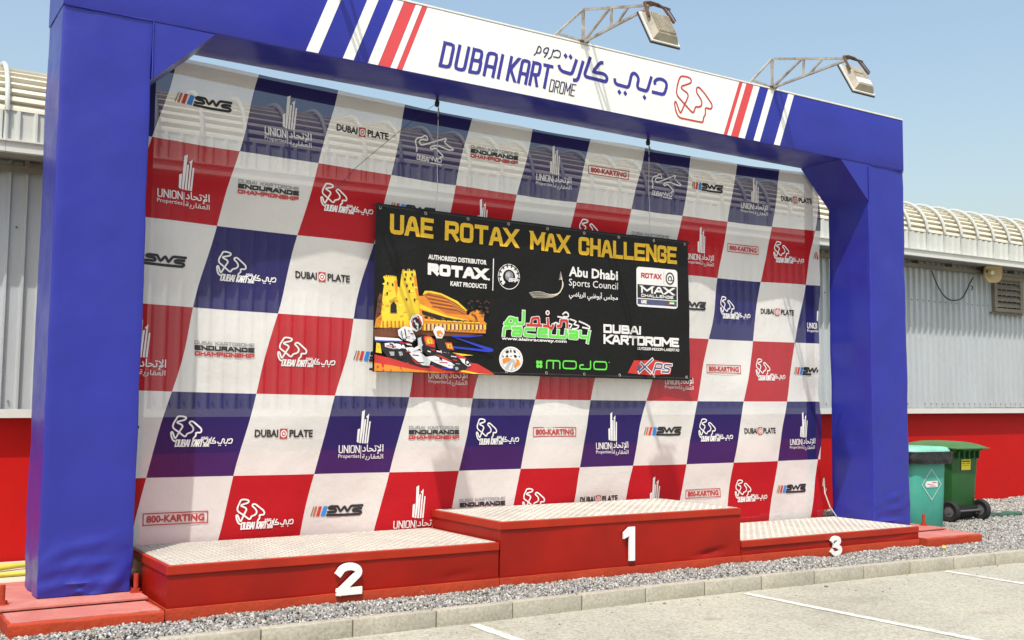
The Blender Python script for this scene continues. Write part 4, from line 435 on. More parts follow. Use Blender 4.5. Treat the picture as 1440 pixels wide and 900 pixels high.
def dice(vs, fs, lim=0.10):
    """split long-edged triangles so that print follows the folds of the cloth"""
    vs = [tuple(v) for v in vs]; out = []; mid = {}
    def m(a, b):
        k = (min(a, b), max(a, b))
        if k not in mid:
            mid[k] = len(vs); vs.append(tuple((p+q)/2 for p, q in zip(vs[a], vs[b])))
        return mid[k]
    todo = [tuple(f) for f in fs]
    n0 = 0
    while todo and n0 < 60000:
        n0 += 1
        f = todo.pop()
        L = [(hypot(vs[f[i]][0]-vs[f[(i+1) % len(f)]][0], vs[f[i]][1]-vs[f[(i+1) % len(f)]][1]), i) for i in range(len(f))]
        l, i = max(L)
        if l <= lim: out.append(f); continue
        if len(f) == 3:
            a, b, c = f[i], f[(i+1) % 3], f[(i+2) % 3]; k = m(a, b)
            todo += [(a, k, c), (k, b, c)]
        elif len(f) == 4:
            a, b, c, d = [f[(i+j) % 4] for j in range(4)]; k = m(a, b); q = m(c, d)
            todo += [(a, k, q, d), (k, b, c, q)]
        else: out.append(f)
    return vs, out+todo

class Print:
    """flat shapes in (x, z) with a layer and a material, later laid on a surface"""
    def __init__(s): s.items = []
    def poly(s, pts, m, layer=1):
        pts = [Vector((p[0], p[1], 0)) for p in pts]
        try: tris = tessellate_polygon([pts])
        except Exception: return
        s.items.append(([(p.x, p.y) for p in pts], [tuple(t) for t in tris], m, layer))
    def stroke(s, pts, wd, m, layer=1, closed=False, rnd_=None, cap=True, flat=False):
        if rnd_: pts = rounded(pts, rnd_, closed)
        vs, fs = stroke(pts, wd, closed, cap, flat)
        if vs: s.items.append(([(v.x, v.y, (i//2)*1.5e-5) for i, v in enumerate(vs)], fs, m, layer))
    def disc(s, c, rx, rz, m, layer=1, n=24):
        s.poly([(c[0]+rx*cos(2*pi*k/n), c[1]+rz*sin(2*pi*k/n)) for k in range(n)], m, layer)
    def ring(s, c, rx, rz, wd, m, layer=1, a0=0, a1=360, n=28):
        full = (a1-a0 >= 360)
        pts = [(c[0]+rx*cos(radians(a0+(a1-a0)*k/n)), c[1]+rz*sin(radians(a0+(a1-a0)*k/n))) for k in range(n if full else n+1)]
        s.stroke(pts, wd, m, layer, closed=full, cap=False)
    def text(s, t, x, z, wd, h, th, m, layer=1, shear=0.0, rn=0.9, gap=1.7, slope=0.0):
        """stroke lettering; box x..x+wd, z..z+h measured to the outside of the strokes"""
        tw = sum(GL[c][0] for c in t)+gap*(len(t)-1)
        kx = (wd-th)/tw; kz = (h-th)/6.0
        cx = x+th/2
        for c in t:
            gw, ss = GL[c]
            for st in ss:
                pts = [(cx+p[0]*kx, z+th/2+p[1]*kz) for p in st]
                cl = st[0] == st[-1] and len(st) > 3
                if cl: pts = pts[:-1]
                if rn: pts = rounded(pts, rn*min(kx, kz), cl)
                pts = [(a+(b-z)*shear, b+(a-x)*slope) for a, b in pts]
                dg = c in 'AVWXKMN' and abs(st[0][0]-st[-1][0])+abs(st[0][0]-st[1][0]) > 0.01 and st[0][1] != st[1][1]
                s.stroke(pts, th, m, layer, closed=cl, cap=not cl and not dg, flat=dg)
            cx += (gw+gap)*kx
    def font(s, t, x, z, wd, h, m, layer=1, bold=0.0, shear=0.0):
        """outline lettering from the built-in font, fitted to a box"""
        vs, fs = glyphs(t, bold)
        if not vs: return
        x0 = min(v[0] for v in vs); x1 = max(v[0] for v in vs); z0 = min(v[1] for v in vs); z1 = max(v[1] for v in vs)
        kx = wd/(x1-x0); kz = h/(z1-z0)
        s.items.append(([(x+(v[0]-x0)*kx+(v[1]-z0)*kz*shear, z+(v[1]-z0)*kz) for v in vs], fs, m, layer))
    def lay(s, name, parent, fn, base=0.0015, step=0.0013, curved=False):
        mats = []; mb = MB(); lift = 0.0
        for vs, fs, m, layer in s.items:
            if m not in mats: mats.append(m)
            lift += 4e-5
            if curved: vs, fs = dice(vs, fs)
            mb.add([fn(v[0], v[1], base+step*layer+lift+(v[2] if len(v) > 2 else 0)) for v in vs], fs, mats.index(m))
        if not mb.v: return None
        me = bpy.data.meshes.new(name)
        P = wloc(parent)
        me.from_pydata([(v[0]-P.x, v[1]-P.y, v[2]-P.z) for v in mb.v], [], mb.f)
        for m in mats: me.materials.append(M[m])
        me.polygons.foreach_set('material_index', mb.m)
        me.update()
        o = bpy.data.objects.new(name, me); col.objects.link(o); o.parent = parent
        return o

_gc = {}
def glyphs(t, bold=0.0):
    k = (t, bold)
    if k not in _gc:
        c = bpy.data.curves.new('text_source', 'FONT'); c.body = t; c.resolution_u = 2; c.offset = bold
        o = bpy.data.objects.new('text_source', c); col.objects.link(o)
        bpy.context.view_layer.update()
        me = o.evaluated_get(bpy.context.evaluated_depsgraph_get()).to_mesh()
        vs = [(v.co.x, v.co.y) for v in me.vertices]; fs = [tuple(p.vertices) for p in me.polygons]
        _gc[k] = (vs, fs)
        bpy.data.objects.remove(o, do_unlink=True); bpy.data.curves.remove(c)
    return _gc[k]

def arabic(cs): return ''.join(chr(c) for c in reversed(cs))
AR_ITTIHAD = arabic([0xFE8D, 0xFEF9, 0xFE97, 0xFEA4, 0xFE8E, 0xFEA9])
AR_AQARIA = arabic([0xFE8D, 0xFEDF, 0xFECC, 0xFED8, 0xFE8E, 0xFEAD, 0xFEF3, 0xFE94])
AR_MAJLIS = arabic([0xFEE3, 0xFEA0, 0xFEE0, 0xFEB2, 0x20, 0xFE83, 0xFE91, 0xFEEE, 0xFEC7, 0xFE92, 0xFEF2, 0x20, 0xFE8D, 0xFEDF, 0xFEAE, 0xFEF3, 0xFE8E, 0xFEBF, 0xFEF2])

# ---------------------------------------------------------------- ground, parking, kerb
ZG = -0.173; ZP = -0.345
def kerb_y(x):
    ks = [(-30, -1.5), (0, -1.44), (4, -1.48), (7, -1.47), (11, -1.63), (14, -1.78), (40, -3.1)]
    for (a, ya), (b, yb_) in zip(ks, ks[1:]):
        if x <= b: return ya+(yb_-ya)*max(0, (x-a))/(b-a)
    return ks[-1][1]

def tex_ground(name, base, kind):
    m = mat(name, base, 0.9)
    nt = m.node_tree; N = nt.nodes; L = nt.links
    b = N['Principled BSDF']; geo = [n for n in N if n.bl_idname == 'ShaderNodeNewGeometry'][0]
    def noise_(sc_, d=5, r=0.6):
        n = N.new('ShaderNodeTexNoise'); n.inputs['Scale'].default_value = sc_; n.inputs['Detail'].default_value = d
        n.inputs['Roughness'].default_value = r; L.new(geo.outputs['Position'], n.inputs['Vector']); return n
    def ramp(fac, stops):
        r = N.new('ShaderNodeValToRGB'); L.new(fac, r.inputs[0])
        while len(r.color_ramp.elements) < len(stops): r.color_ramp.elements.new(0.5)
        for e, (p, c) in zip(r.color_ramp.elements, stops): e.position = p; e.color = (*c, 1)
        return r.outputs[0]
    def mul(a, c):
        x = N.new('ShaderNodeMix'); x.data_type = 'RGBA'; x.blend_type = 'MULTIPLY'; x.inputs[0].default_value = 1
        L.new(a, x.inputs[6]); L.new(c, x.inputs[7]); return x.outputs[2]
    if kind == 'pave':
        a = ramp(noise_(0.55, 6, 0.6).outputs['Fac'], [(0.30, (0.78, 0.77, 0.74)), (0.5, (0.97, 0.97, 0.96)), (0.72, (1.10, 1.08, 1.03))])
        c = ramp(noise_(42, 3, 0.75).outputs['Fac'], [(0.30, (0.58, 0.57, 0.54)), (0.5, (1, 1, 1)), (0.70, (1.28, 1.28, 1.26))])
        e = ramp(noise_(3.2, 8, 0.72).outputs['Fac'], [(0.30, (0.80, 0.78, 0.72)), (0.42, (0.98, 0.98, 0.97)), (0.7, (1.05, 1.05, 1.04))])
        rgb = N.new('ShaderNodeRGB'); rgb.outputs[0].default_value = (*base, 1)
        wv = N.new('ShaderNodeMix'); wv.data_type = 'VECTOR'; wv.inputs[0].default_value = 0.12
        L.new(geo.outputs['Position'], wv.inputs[4]); L.new(noise_(1.8, 5).outputs['Color'], wv.inputs[5])
        vo_ = N.new('ShaderNodeTexVoronoi'); vo_.feature = 'DISTANCE_TO_EDGE'; vo_.inputs['Scale'].default_value = 0.42; L.new(wv.outputs[1], vo_.inputs['Vector'])
        crack = ramp(vo_.outputs['Distance'], [(0.0, (0.90, 0.89, 0.87)), (0.002, (0.96, 0.96, 0.95)), (0.004, (1, 1, 1))])
        spots = ramp(noise_(1.35, 3, 0.5).outputs['Fac'], [(0.24, (0.70, 0.68, 0.64)), (0.31, (0.95, 0.95, 0.94)), (0.36, (1, 1, 1))])
        L.new(mul(mul(mul(mul(mul(rgb.outputs[0], a), c), e), crack), spots), b.inputs['Base Color'])
        bp = N.new('ShaderNodeBump'); bp.inputs['Strength'].default_value = 0.45; bp.inputs['Distance'].default_value = 0.01
        L.new(noise_(45, 4, 0.7).outputs['Fac'], bp.inputs['Height']); L.new(bp.outputs[0], b.inputs['Normal'])
    else:
        v = N.new('ShaderNodeTexVoronoi'); v.inputs['Scale'].default_value = 24.0
        L.new(geo.outputs['Position'], v.inputs['Vector'])
        c = ramp(v.outputs['Color'], [(0.1, (0.35, 0.34, 0.32)), (0.5, (0.9, 0.88, 0.84)), (0.9, (1.5, 1.47, 1.4))])
        rgb = N.new('ShaderNodeRGB'); rgb.outputs[0].default_value = (*base, 1)
        L.new(mul(rgb.outputs[0], c), b.inputs['Base Color'])
        bp = N.new('ShaderNodeBump'); bp.inputs['Strength'].default_value = 1.0; bp.inputs['Distance'].default_value = 0.03; bp.invert = True
        L.new(v.outputs['Distance'], bp.inputs['Height']); L.new(bp.outputs[0], b.inputs['Normal'])
    return m
M['pave'] = tex_ground('worn_pale_tarmac', (0.37, 0.355, 0.295), 'pave')
M['gravel_bed'] = tex_ground('gravel_bed', (0.20, 0.19, 0.17), 'gravel')
M['desert'] = tex_ground('dusty_ground', (0.30, 0.26, 0.19), 'pave')

mb = MB()
mb.add([(-900, -900, ZP-0.35), (900, -900, ZP-0.35), (900, 900, ZP-0.35), (-900, 900, ZP-0.35)], [(0, 1, 2, 3)])
mb.build('ground', M['desert'], kind='structure')

# parking area, one sheet bounded by the kerb
mb = MB(); xs = [-30+i*0.5 for i in range(141)]
vs = []; fs = []
for x in xs: vs += [(x, kerb_y(x)-0.05, ZP), (x, -40, ZP)]
for i in range(len(xs)-1): fs.append((2*i+1, 2*i+3, 2*i+2, 2*i))
mb.add(vs, fs)
park = mb.build('parking_lot', M['pave'], base=(0, -10, ZP), kind='structure')
for (xa, ya, xb_, yb_) in ((3.97, -1.70, 3.93, -9.0), (7.83, -1.74, 8.10, -9.0), (11.66, -1.86, 11.45, -9.0), (0.05, -1.72, 0.1, -9.0), (15.4, -2.05, 15.0, -9)):
    m_ = MB(); n = 110; vs = []
    for i in range(n+1):
        t = i/n; x = xa+(xb_-xa)*t; y = ya+(yb_-ya)*t
        vs += [(x-0.062+0.012*(rnd()-.5), y, ZP+0.006), (x+0.062+0.012*(rnd()-.5), y, ZP+0.006)]
    m_.add(vs, [(2*i+1, 2*i, 2*i+2, 2*i+3) for i in range(n)])
    m_.build('painted_line', M['paint_line'], park)

# gravel bed (bounded by the kerb at the front)
mb = MB(); vs = []; fs = []
for x in xs: vs += [(x, 14, ZG-0.03), (x, kerb_y(x)+0.002, ZG-0.03)]
for i in range(len(xs)-1): fs.append((2*i, 2*i+1, 2*i+3, 2*i+2))
mb.add(vs, fs)
mb.build('gravel_bed', M['gravel_bed'], base=(0, 0, ZG-0.03), kind='structure')

# kerb: mortar bed plus separate stones
mb = MB()
for i in range(len(xs)-1):
    a, b = xs[i], xs[i+1]; ya, yb_ = kerb_y(a), kerb_y(b)
    prof = lambda x, y: [(x, y-0.005, ZP-0.1), (x, y-0.125, ZP-0.1), (x, y-0.125, ZG-0.012), (x, y-0.005, ZG-0.012)]
    mb.add(prof(a, ya)+prof(b, yb_), [(0, 1, 5, 4), (1, 2, 6, 5), (2, 3, 7, 6), (3, 0, 4, 7)])
kerb = mb.build('kerb', M['kerb_joint'], base=(0, -1.5, ZP), kind='structure')
k0 = -9.44
for i in range(38):
    a = k0+i*0.93; b = a+0.918
    L_ = 0.918
    mb = MB()
    mb.bbox(-L_/2, L_/2, -0.135, 0.0, ZP-0.08-ZG, 0.004*rnd()-0.002, 0.012)
    me = mb.mesh('kerb_stone', M['kerb'], (0, 0, 0), 30)
    o = bpy.data.objects.new('kerb_stone', me)
    xm = (a+b)/2
    o.location = Vector((xm, kerb_y(xm)+0.006*(rnd()-.5), ZG))-wloc(kerb)
    o.rotation_euler = (0, 0, atan2(kerb_y(b)-kerb_y(a), b-a))
    col.objects.link(o); o.parent = kerb

# gravel stones
def in_any(x, y, boxes):
    for (x0, x1, y0, y1) in boxes:
        if x0 < x < x1 and y0 < y < y1: return True
    return False
def gravel():
    import numpy as np
    rs = np.random.RandomState(5)
    blocks = [(-0.37, 1.02, -0.94, 1.3), (1.02, 12.5, -0.82, 3), (12.5, 13.94, -0.82, 1.3)]
    pts = []
    def fill(x0, x1, y0, y1, dens, r0, r1):
        n = int((x1-x0)*(y1-y0)*dens)
        X = rs.uniform(x0, x1, n); Y = rs.uniform(y0, y1, n)
        for x, y in zip(X, Y):
            if y < kerb_y(x)+0.015 or in_any(x, y, blocks): continue
            pts.append((x, y, rs.uniform(r0, r1)))
    fill(-2.5, 14.2, -1.8, -0.80, 1900, 0.009, 0.021)
    fill(13.9, 18.5, -2.2, 3.9, 900, 0.013, 0.027)
    fill(18.5, 26.0, -2.4, 3.9, 480, 0.017, 0.034)
    fill(-2.5, -0.37, -1.0, 0.8, 500, 0.015, 0.028)
    nb = len(pts)
    for _ in range(150):                       # a few stones kicked on to the kerb and the tarmac
        x = rs.uniform(-1, 18); d_ = abs(rs.normal(0, 0.55))
        pts.append((x, kerb_y(x)-0.0-d_, rs.uniform(0.006, 0.013)))
    P = np.array(pts); n = len(P)
    cube = np.array([(x, y, z) for z in (-1, 1) for y in (-1, 1) for x in (-1, 1)], float)
    quads = np.array([(0,2,3,1),(4,5,7,6),(0,1,5,4),(2,6,7,3),(0,4,6,2),(1,3,7,5)])
    V = cube[None]*rs.uniform(0.45, 0.95, (n, 8, 3))
    V = V*rs.uniform(0.6, 1.15, (n, 1, 3))
    q = rs.normal(size=(n, 4)); q /= np.linalg.norm(q, axis=1)[:, None]
    w_, x_, y_, z_ = q.T
    R = np.stack([1-2*(y_*y_+z_*z_), 2*(x_*y_-z_*w_), 2*(x_*z_+y_*w_), 2*(x_*y_+z_*w_), 1-2*(x_*x_+z_*z_), 2*(y_*z_-x_*w_), 2*(x_*z_-y_*w_), 2*(y_*z_+x_*w_), 1-2*(x_*x_+y_*y_)], 1).reshape(n, 3, 3)
    V = np.einsum('nij,nkj->nki', R, V)*P[:, 2][:, None, None]
    hz = np.array([0.035*(noise.noise(Vector((p[0]*1.3, p[1]*1.3, 3)))+0.25) + (0.025*max(0, 1-abs(p[1]+0.88)/0.3)*(0.3 if 10.0 < p[0] < 11.1 else 1) if p[0] < 12.6 else 0)*(0.5+noise.noise(Vector((p[0]*2.2, 0, 9)))) for p in P])
    edge = np.array([min(1, max(0, (p[1]-kerb_y(p[0]))/0.15)) for p in P])
    V[:, :, 0] += P[:, 0][:, None]; V[:, :, 1] += P[:, 1][:, None]
    V[:, :, 2] += (ZG-0.018+np.maximum(hz, -0.012)*edge+P[:, 2]*0.25*edge+rs.uniform(-0.008, 0.012, n)*edge)[:, None]
    drop = np.array([0.0 if i < nb or P[i][1] > kerb_y(P[i][0])-0.13 else ZP-ZG for i in range(n)])
    V[:, :, 2] += (drop+np.where(np.arange(n) >= nb, 0.022, 0.0))[:, None]
    F = (quads[None]+(np.arange(n)*8)[:, None, None]).reshape(-1, 4)
    me = bpy.data.meshes.new('gravel')
    me.vertices.add(n*8); me.vertices.foreach_set('co', (V-np.array([6, 0, ZG])).reshape(-1))
    me.loops.add(len(F)*4); me.loops.foreach_set('vertex_index', F.reshape(-1).astype('int32'))
    me.polygons.add(len(F)); me.polygons.foreach_set('loop_start', (np.arange(len(F))*4).astype('int32'))
    mats = [M['stone'], M['stone_pale'], M['stone_dark'], M['stone_warm']]
    for m_ in mats: me.materials.append(m_)
    mi = rs.choice(4, n, p=[0.50, 0.22, 0.11, 0.17]).repeat(6)
    me.polygons.foreach_set('material_index', mi.astype('int32'))
    me.update(calc_edges=True); me.validate()
    o = bpy.data.objects.new('gravel', me); o.location = (6, 0, ZG); col.objects.link(o)
    tag(o, 'loose grey and white gravel along the kerb and beside the bins', 'gravel', kind='stuff')
M['stone_pale'] = mat('pale_stone', (0.42, 0.41, 0.385), 0.85, var=0.25, vscale=20)
M['stone_dark'] = mat('dark_stone', (0.13, 0.127, 0.128), 0.85, var=0.3, vscale=20)
M['stone_warm'] = mat('warm_stone', (0.28, 0.25, 0.20), 0.85, var=0.25, vscale=20)
gravel()

# pale slab behind the arch on the left
mb = MB().bbox(-8, 1.9, 0.95, 3.9, ZG-0.2, ZG+0.03, 0.02)
mb.build('concrete_slab', M['sand'], kind='structure')
# ---------------------------------------------------------------- the shed behind
def sh(p):                                # the shed's long lines climb very slightly to the right
    x, y, z = p
    return (x, y, z + x*(0.0055+0.0013*z) if z > 0.5 else z)
PITCH = 0.617; X0 = -0.106-PITCH*8; NP = 53
shed = empty('shed', (10, 4.0, ZG), 'long metal shed with cream curved roof eaves, grey ribbed cladding and red base wall', 'shed')
def shed_mb(mb): mb.v = [sh(p) for p in mb.v]; return mb
XE = X0+PITCH*NP
# red plinth wall
shed_mb(MB().box(X0, XE, 3.95, 4.2, -0.5, 1.76)).build('base_wall', M['shed_red'], shed)
shed_mb(MB().box(X0, XE, 3.90, 4.2, 1.76, 5.3)).build('backing_wall', M['dark'], shed)
# bottom flashing of the cladding
mb = MB(); n = NP*2
for i in range(NP):
    a = X0+i*PITCH; mb.box(a, a+PITCH, 3.735, 3.90, 1.715, 1.735); mb.box(a, a+PITCH, 3.735, 3.75, 1.735, 1.83)
shed_mb(mb).build('flashing', M['trim'], shed)
# cladding sheets: three ribs each
def clad_profile(y0, depth, n_rib, pitch, out=-1):
    pts = []
    for r in range(n_rib):
        a = r*pitch
        for dx, d in ((0.0, 0), (0.115, 0), (0.135, 1), (0.160, 1), (0.182, 0)):
            pts.append((a+dx, y0+out*depth*d))
    pts.append((n_rib*pitch, y0))
    return pts
def sheet(name, z0, z1, y0, depth, material, n_rib=3, zs=2, ribp=PITCH/3):
    """one sheet as mesh data at x=0, shared between alike pieces"""
    pr = clad_profile(y0, depth, n_rib, ribp)
    mb = MB(); vs = []
    for j in range(zs):
        z = z0+(z1-z0)*j/(zs-1)
        vs += [(x, y, z) for x, y in pr]
    n = len(pr)
    mb.add(vs, [(j*n+i, j*n+i+1, (j+1)*n+i+1, (j+1)*n+i) for j in range(zs-1) for i in range(n-1)])
    return mb
def place_sheared(mesh, name, i, dz_at):
    o = bpy.data.objects.new(name, mesh)
    x = X0+i*PITCH
    o.location = Vector((x, 0, x*(0.0055+0.0013*dz_at)))-Vector((10, 4.0, ZG))
    col.objects.link(o); o.parent = shed
    return o
vent_i = [round((21.62-X0)/PITCH)]
me_c = sheet('cladding_sheet', 1.80, 5.26, 3.800, 0.062, M['clad']).mesh('cladding_sheet', M['clad'], (0, 0, 0))
me_b = sheet('eave_sheet', 5.22, 5.62, 3.208, 0.045, M['band']).mesh('eave_sheet', M['band'], (0, 0, 0))
for i in range(NP):
    place_sheared(me_c, 'cladding_sheet', i, 3.4)
    place_sheared(me_b, 'eave_sheet', i, 5.4)
# fascia and soffit
mb = MB()
for i in range(0, NP, 2):
    a = X0+i*PITCH; b = min(XE, a+PITCH*2)
    mb.box(a, b-0.004, 3.12, 3.21, 5.075, 5.225); mb.box(a, b-0.004, 3.09, 3.12, 5.205, 5.225)
shed_mb(mb).build('fascia', M['trim'], shed)
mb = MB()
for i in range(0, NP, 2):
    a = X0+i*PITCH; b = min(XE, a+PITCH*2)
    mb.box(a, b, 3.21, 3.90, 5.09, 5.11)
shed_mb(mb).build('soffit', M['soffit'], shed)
mb = MB()
for i in range(0, NP, 2):
    a = X0+i*PITCH; b = min(XE, a+PITCH*2)
    mb.box(a, b, 3.62, 3.72, 4.93, 5.01); mb.box(a+0.3, a+0.36, 3.62, 3.78, 5.01, 5.09)
shed_mb(mb).build('eave_pipe', M['louvre'], shed)
# crimped curved roof panels with proud seams
R_ = 0.74; YC = 3.19+R_; ZC = 5.61; NC = 9
prof = []
da = (pi/2)/NC
for k in range(NC):
    for t, dr in ((0.0, 0.062), (0.10, 0.0), (0.45, 0.008), (0.93, 0.055)):
        a = da*(k+t); prof.append((YC-(R_-dr)*cos(a), ZC+(R_-dr)*sin(a)))
prof += [(YC+1.2, ZC+R_+0.10), (YC+5.0, ZC+R_+0.45)]
mb = MB(); n = len(prof)
mb.add([(x, y, z) for x in (0, PITCH) for y, z in prof], [(k, k+1, n+k+1, n+k) for k in range(n-1)])
me_r = mb.mesh('roof_panel', M['roof'], (0, 0, 0))
mb = MB()
pts = [(0, 3.17, 5.23), (0, 3.17, 5.60)]+[(0, YC-(R_+0.045)*cos((pi/2)*k/14), ZC+(R_+0.045)*sin((pi/2)*k/14)) for k in range(15)]+[(0, YC+0.5, ZC+R_+0.08)]
mb.tube(pts, 0.030, 6)
me_s = mb.mesh('roof_seam', M['band'], (0, 0, 0), 60)
for i in range(NP):
    place_sheared(me_r, 'roof_panel', i, 6.0)
for i in range(NP+1):
    place_sheared(me_s, 'roof_seam', i, 6.0)
# fixing screws
mb = MB()
for i in range(NP*3):
    x = X0+i*PITCH/3+0.05
    if x < -1.5: continue
    for z, y in ((4.22, 3.79), (1.93, 3.79)):
        if rnd() < 0.12: continue
        zz = z+0.015*(rnd()-.5)
        mb.add([(x+0.017*cos(2*pi*k/6), y-0.004, zz+0.017*sin(2*pi*k/6)) for k in range(6)]+[(x+0.012*cos(2*pi*k/6), y-0.016, zz+0.012*sin(2*pi*k/6)) for k in range(6)],
               [(k, (k+1) % 6, 6+(k+1) % 6, 6+k) for k in range(6)]+[tuple(range(6, 12))])
shed_mb(mb).build('fixing_screws', M['louvre'], shed, kind='stuff')
# louvred vent
vx0, vx1, vz0, vz1 = 21.62, 22.80, 4.08, 4.93
vo = lambda mb: mb
vent = MB()
vent.bbox(vx0, vx1, 3.64, 3.75, vz1-0.09, vz1, 0.01); vent.bbox(vx0, vx1, 3.64, 3.75, vz0, vz0+0.09, 0.01)
vent.bbox(vx0, vx0+0.12, 3.645, 3.75, vz0+0.09, vz1-0.09, 0.01); vent.bbox(vx1-0.12, vx1, 3.645, 3.75, vz0+0.09, vz1-0.09, 0.01)
vent.box(vx0-0.06, vx1+0.06, 3.70, 3.752, vz0-0.05, vz0-0.002)
ven = shed_mb(vent).build('vent', M['louvre'], shed)
shed_mb(MB().box(vx0+0.1, vx1-0.1, 3.745, 3.752, vz0+0.06, vz1-0.06)).build('vent_back', M['dark'], ven)
for k in range(5):
    z = vz0+0.13+k*0.142
    m_ = MB(); m_.add([(vx0+0.12, 3.65, z), (vx1-0.12, 3.65, z), (vx1-0.12, 3.735, z+0.12), (vx0+0.12, 3.735, z+0.12),
                       (vx0+0.12, 3.65, z-0.012), (vx1-0.12, 3.65, z-0.012), (vx1-0.12, 3.735, z+0.105), (vx0+0.12, 3.735, z+0.105)],
                      [(0,1,2,3),(7,6,5,4),(0,4,5,1),(2,6,7,3),(0,3,7,4),(1,5,6,2)])
    shed_mb(m_).build('slat', M['louvre'], ven)

# horn loudspeaker under the eave
hz = 5.19
horn = empty('horn_speaker', (21.16, 3.55, hz), 'beige horn loudspeaker hanging under the shed eave beside the vent', 'loudspeaker')
def loft(secs, n=20, pw=3.2):
    """rounded-square sections (centre, radius) swept along a line"""
    mb = MB(); vs = []
    for (c, d, r) in secs:
        c = Vector(c); d = Vector(d).normalized(); sx = d.cross(Vector((0, 0, 1))).normalized(); sy = sx.cross(d)
        for k in range(n):
            a = 2*pi*k/n; ca, sa = cos(a), sin(a)
            rr = r/((abs(ca)**pw+abs(sa)**pw)**(1/pw))
            vs.append(c+sx*rr*ca+sy*rr*sa)
    mb.add(vs, [(i*n+k, i*n+(k+1) % n, (i+1)*n+(k+1) % n, (i+1)*n+k) for i in range(len(secs)-1) for k in range(n)])
    return mb
d = Vector((-0.32, -1, -0.16)).normalized(); c = Vector((21.16, 3.38, hz))
loft([(c+d*0.02, d, 0.235), (c+d*0.03, d, 0.225), (c-d*0.02, d, 0.205), (c-d*0.10, d, 0.13), (c-d*0.20, d, 0.07), (c-d*0.21, d, 0.001)]).build('horn_bell', M['horn'], horn, 50)
loft([(c+d*0.02, d, 0.24), (c-d*0.03, d, 0.245), (c-d*0.12, d, 0.15), (c-d*0.22, d, 0.09)]).build('horn_shell', M['horn'], horn, 50)
loft([(c-d*0.02, d, 0.001), (c-d*0.02, d, 0.05), (c-d*0.14, d, 0.045)], 14, 2).build('horn_driver', M['trim'], horn, 50)
MB().bar(c-d*0.2, (21.2, 3.6, hz+0.12), 0.05).bar((21.2, 3.6, hz+0.1), (21.2, 3.8, hz+0.1), 0.05).build('bracket', M['rust'], horn)
cb = [(19.15, 3.6, 5.10)]
for k in range(1, 16):
    t = k/16; x = 19.15+1.55*t; cb.append((x, 3.6+0.03*sin(t*9), 5.10-0.05*t-0.62*(1-(2*t-1)**2)+0.02*sin(t*14)))
cb.append((20.70, 3.6, 5.06))
cbm = MB().tube(cb, 0.017, 6)
cbm.tube([(20.62, 3.6, 4.86), (20.68, 3.6, 4.83), (20.63, 3.6, 4.76)], 0.014, 5)
cbm.build('hanging_cable', M['cable'], smooth=60, label='dark cable drooping in a loop below the shed eave', cat='cable')

# ---------------------------------------------------------------- the blue arch
W_, CW, D_, HB, HT, HX, HZ = 13.39, 0.90, 0.857, 5.993, 6.875, 0.67, 0.625
arch = empty('podium_arch', (W_/2, D_/2, 0), 'big blue vinyl wrapped arch with white lettered sign over the winners podium', 'arch')
def wrap_noise(amp, foot=0.0):
    def f(p):
        q = Vector((p.x*1.1, p.y*1.1, p.z*0.9))
        n = Vector((noise.noise(q*1.6), noise.noise(q*1.6+Vector((7, 3, 1))), 0))*amp
        n += Vector((noise.noise(q*4+Vector((3, 0, 0))), noise.noise(q*4+Vector((0, 9, 1))), 0))*amp*0.35
        if foot and p.z < 0.7:
            t = (0.7-p.z)/0.7
            s_ = noise.noise(Vector((p.x*3.5, p.y*3.5, p.z*4-p.x*2)))
            n += Vector((s_*0.6, -abs(noise.noise(Vector((p.x*3.2+9, p.y*3, p.z*5-p.x*3))))*1.2, 0))*foot*t
            for (z0, sl, am, wd_) in ((0.10, 0.10, 0.040, 0.022), (0.26, 0.22, 0.030, 0.030), (0.05, -0.08, 0.03, 0.02), (0.42, 0.35, 0.022, 0.045)):
                xx = (p.x % 12.49)
                n.y -= 0.75*am*math.exp(-((p.z-z0-sl*(xx-0.2)-0.03*sin(xx*7))/wd_)**2)*max(0, min(1, (0.3-p.y)/0.3))*max(0.15, sin(3.4*xx+0.2))
        return n
    return f
for x0, x1 in ((0.0, CW), (W_-CW, W_)):
    mb = MB(); mb.sweep(rrect(x0, x1, 0, D_, 0.018, 3, 0.06), 'z', 0.012, HB-0.004, 150, noisef=wrap_noise(0.012, 0.055))
    mb.build('column', M['vinyl'], arch, 40)
mb = MB(); mb.sweep(rrect(-0.004, D_, HB, HT, 0.016, 3, 0.22), 'x', -0.004, W_+0.004, 90, noisef=lambda p: Vector((0, noise.noise(Vector((p.x*1.2, p.y, p.z*1.5)))*0.0035, noise.noise(Vector((p.x*0.9, p.y*2, 4)))*0.004)))
beam = mb.build('crossbeam', M['vinyl'], arch, 40)
# corner braces
for sgn, xc in ((1, CW), (-1, W_-CW)):
    P3 = [(xc, HB-0.003), (xc+sgn*HX, HB-0.003), (xc+sgn*0.002, HB-HZ)]
    mb = MB(); mb.sweep([(a, b) for a, b in P3], 'y', 0.004, D_-0.004, 4)
    mb.build('corner_brace', M['vinyl'], arch)
# wrap seams: raised welts in the vinyl
for a, b in (((0.01, -0.006, HB), (CW, -0.006, HB+0.004)), ((CW, -0.006, HB), (CW+0.004, -0.007, HB-HZ)), ((W_-CW+0.05, -0.006, HB), (W_-0.01, -0.006, HB-0.02)), ((W_-CW, -0.006, HB-0.04), (W_-CW, -0.007, HB-HZ))):
    pts = [Vector(a).lerp(Vector(b), k/10)+Vector((0.004*(rnd()-.5), 0, 0.004*(rnd()-.5))) for k in range(11)]
    MB().tube(pts, 0.009, 6).build('seam', M['vinyl'], arch, 60)
# edge trim along the top
MB().bbox(0.0, W_, -0.014, D_-0.02, HT-0.003, HT+0.022, 0.005).build('edge_trim', M['cap'], arch)
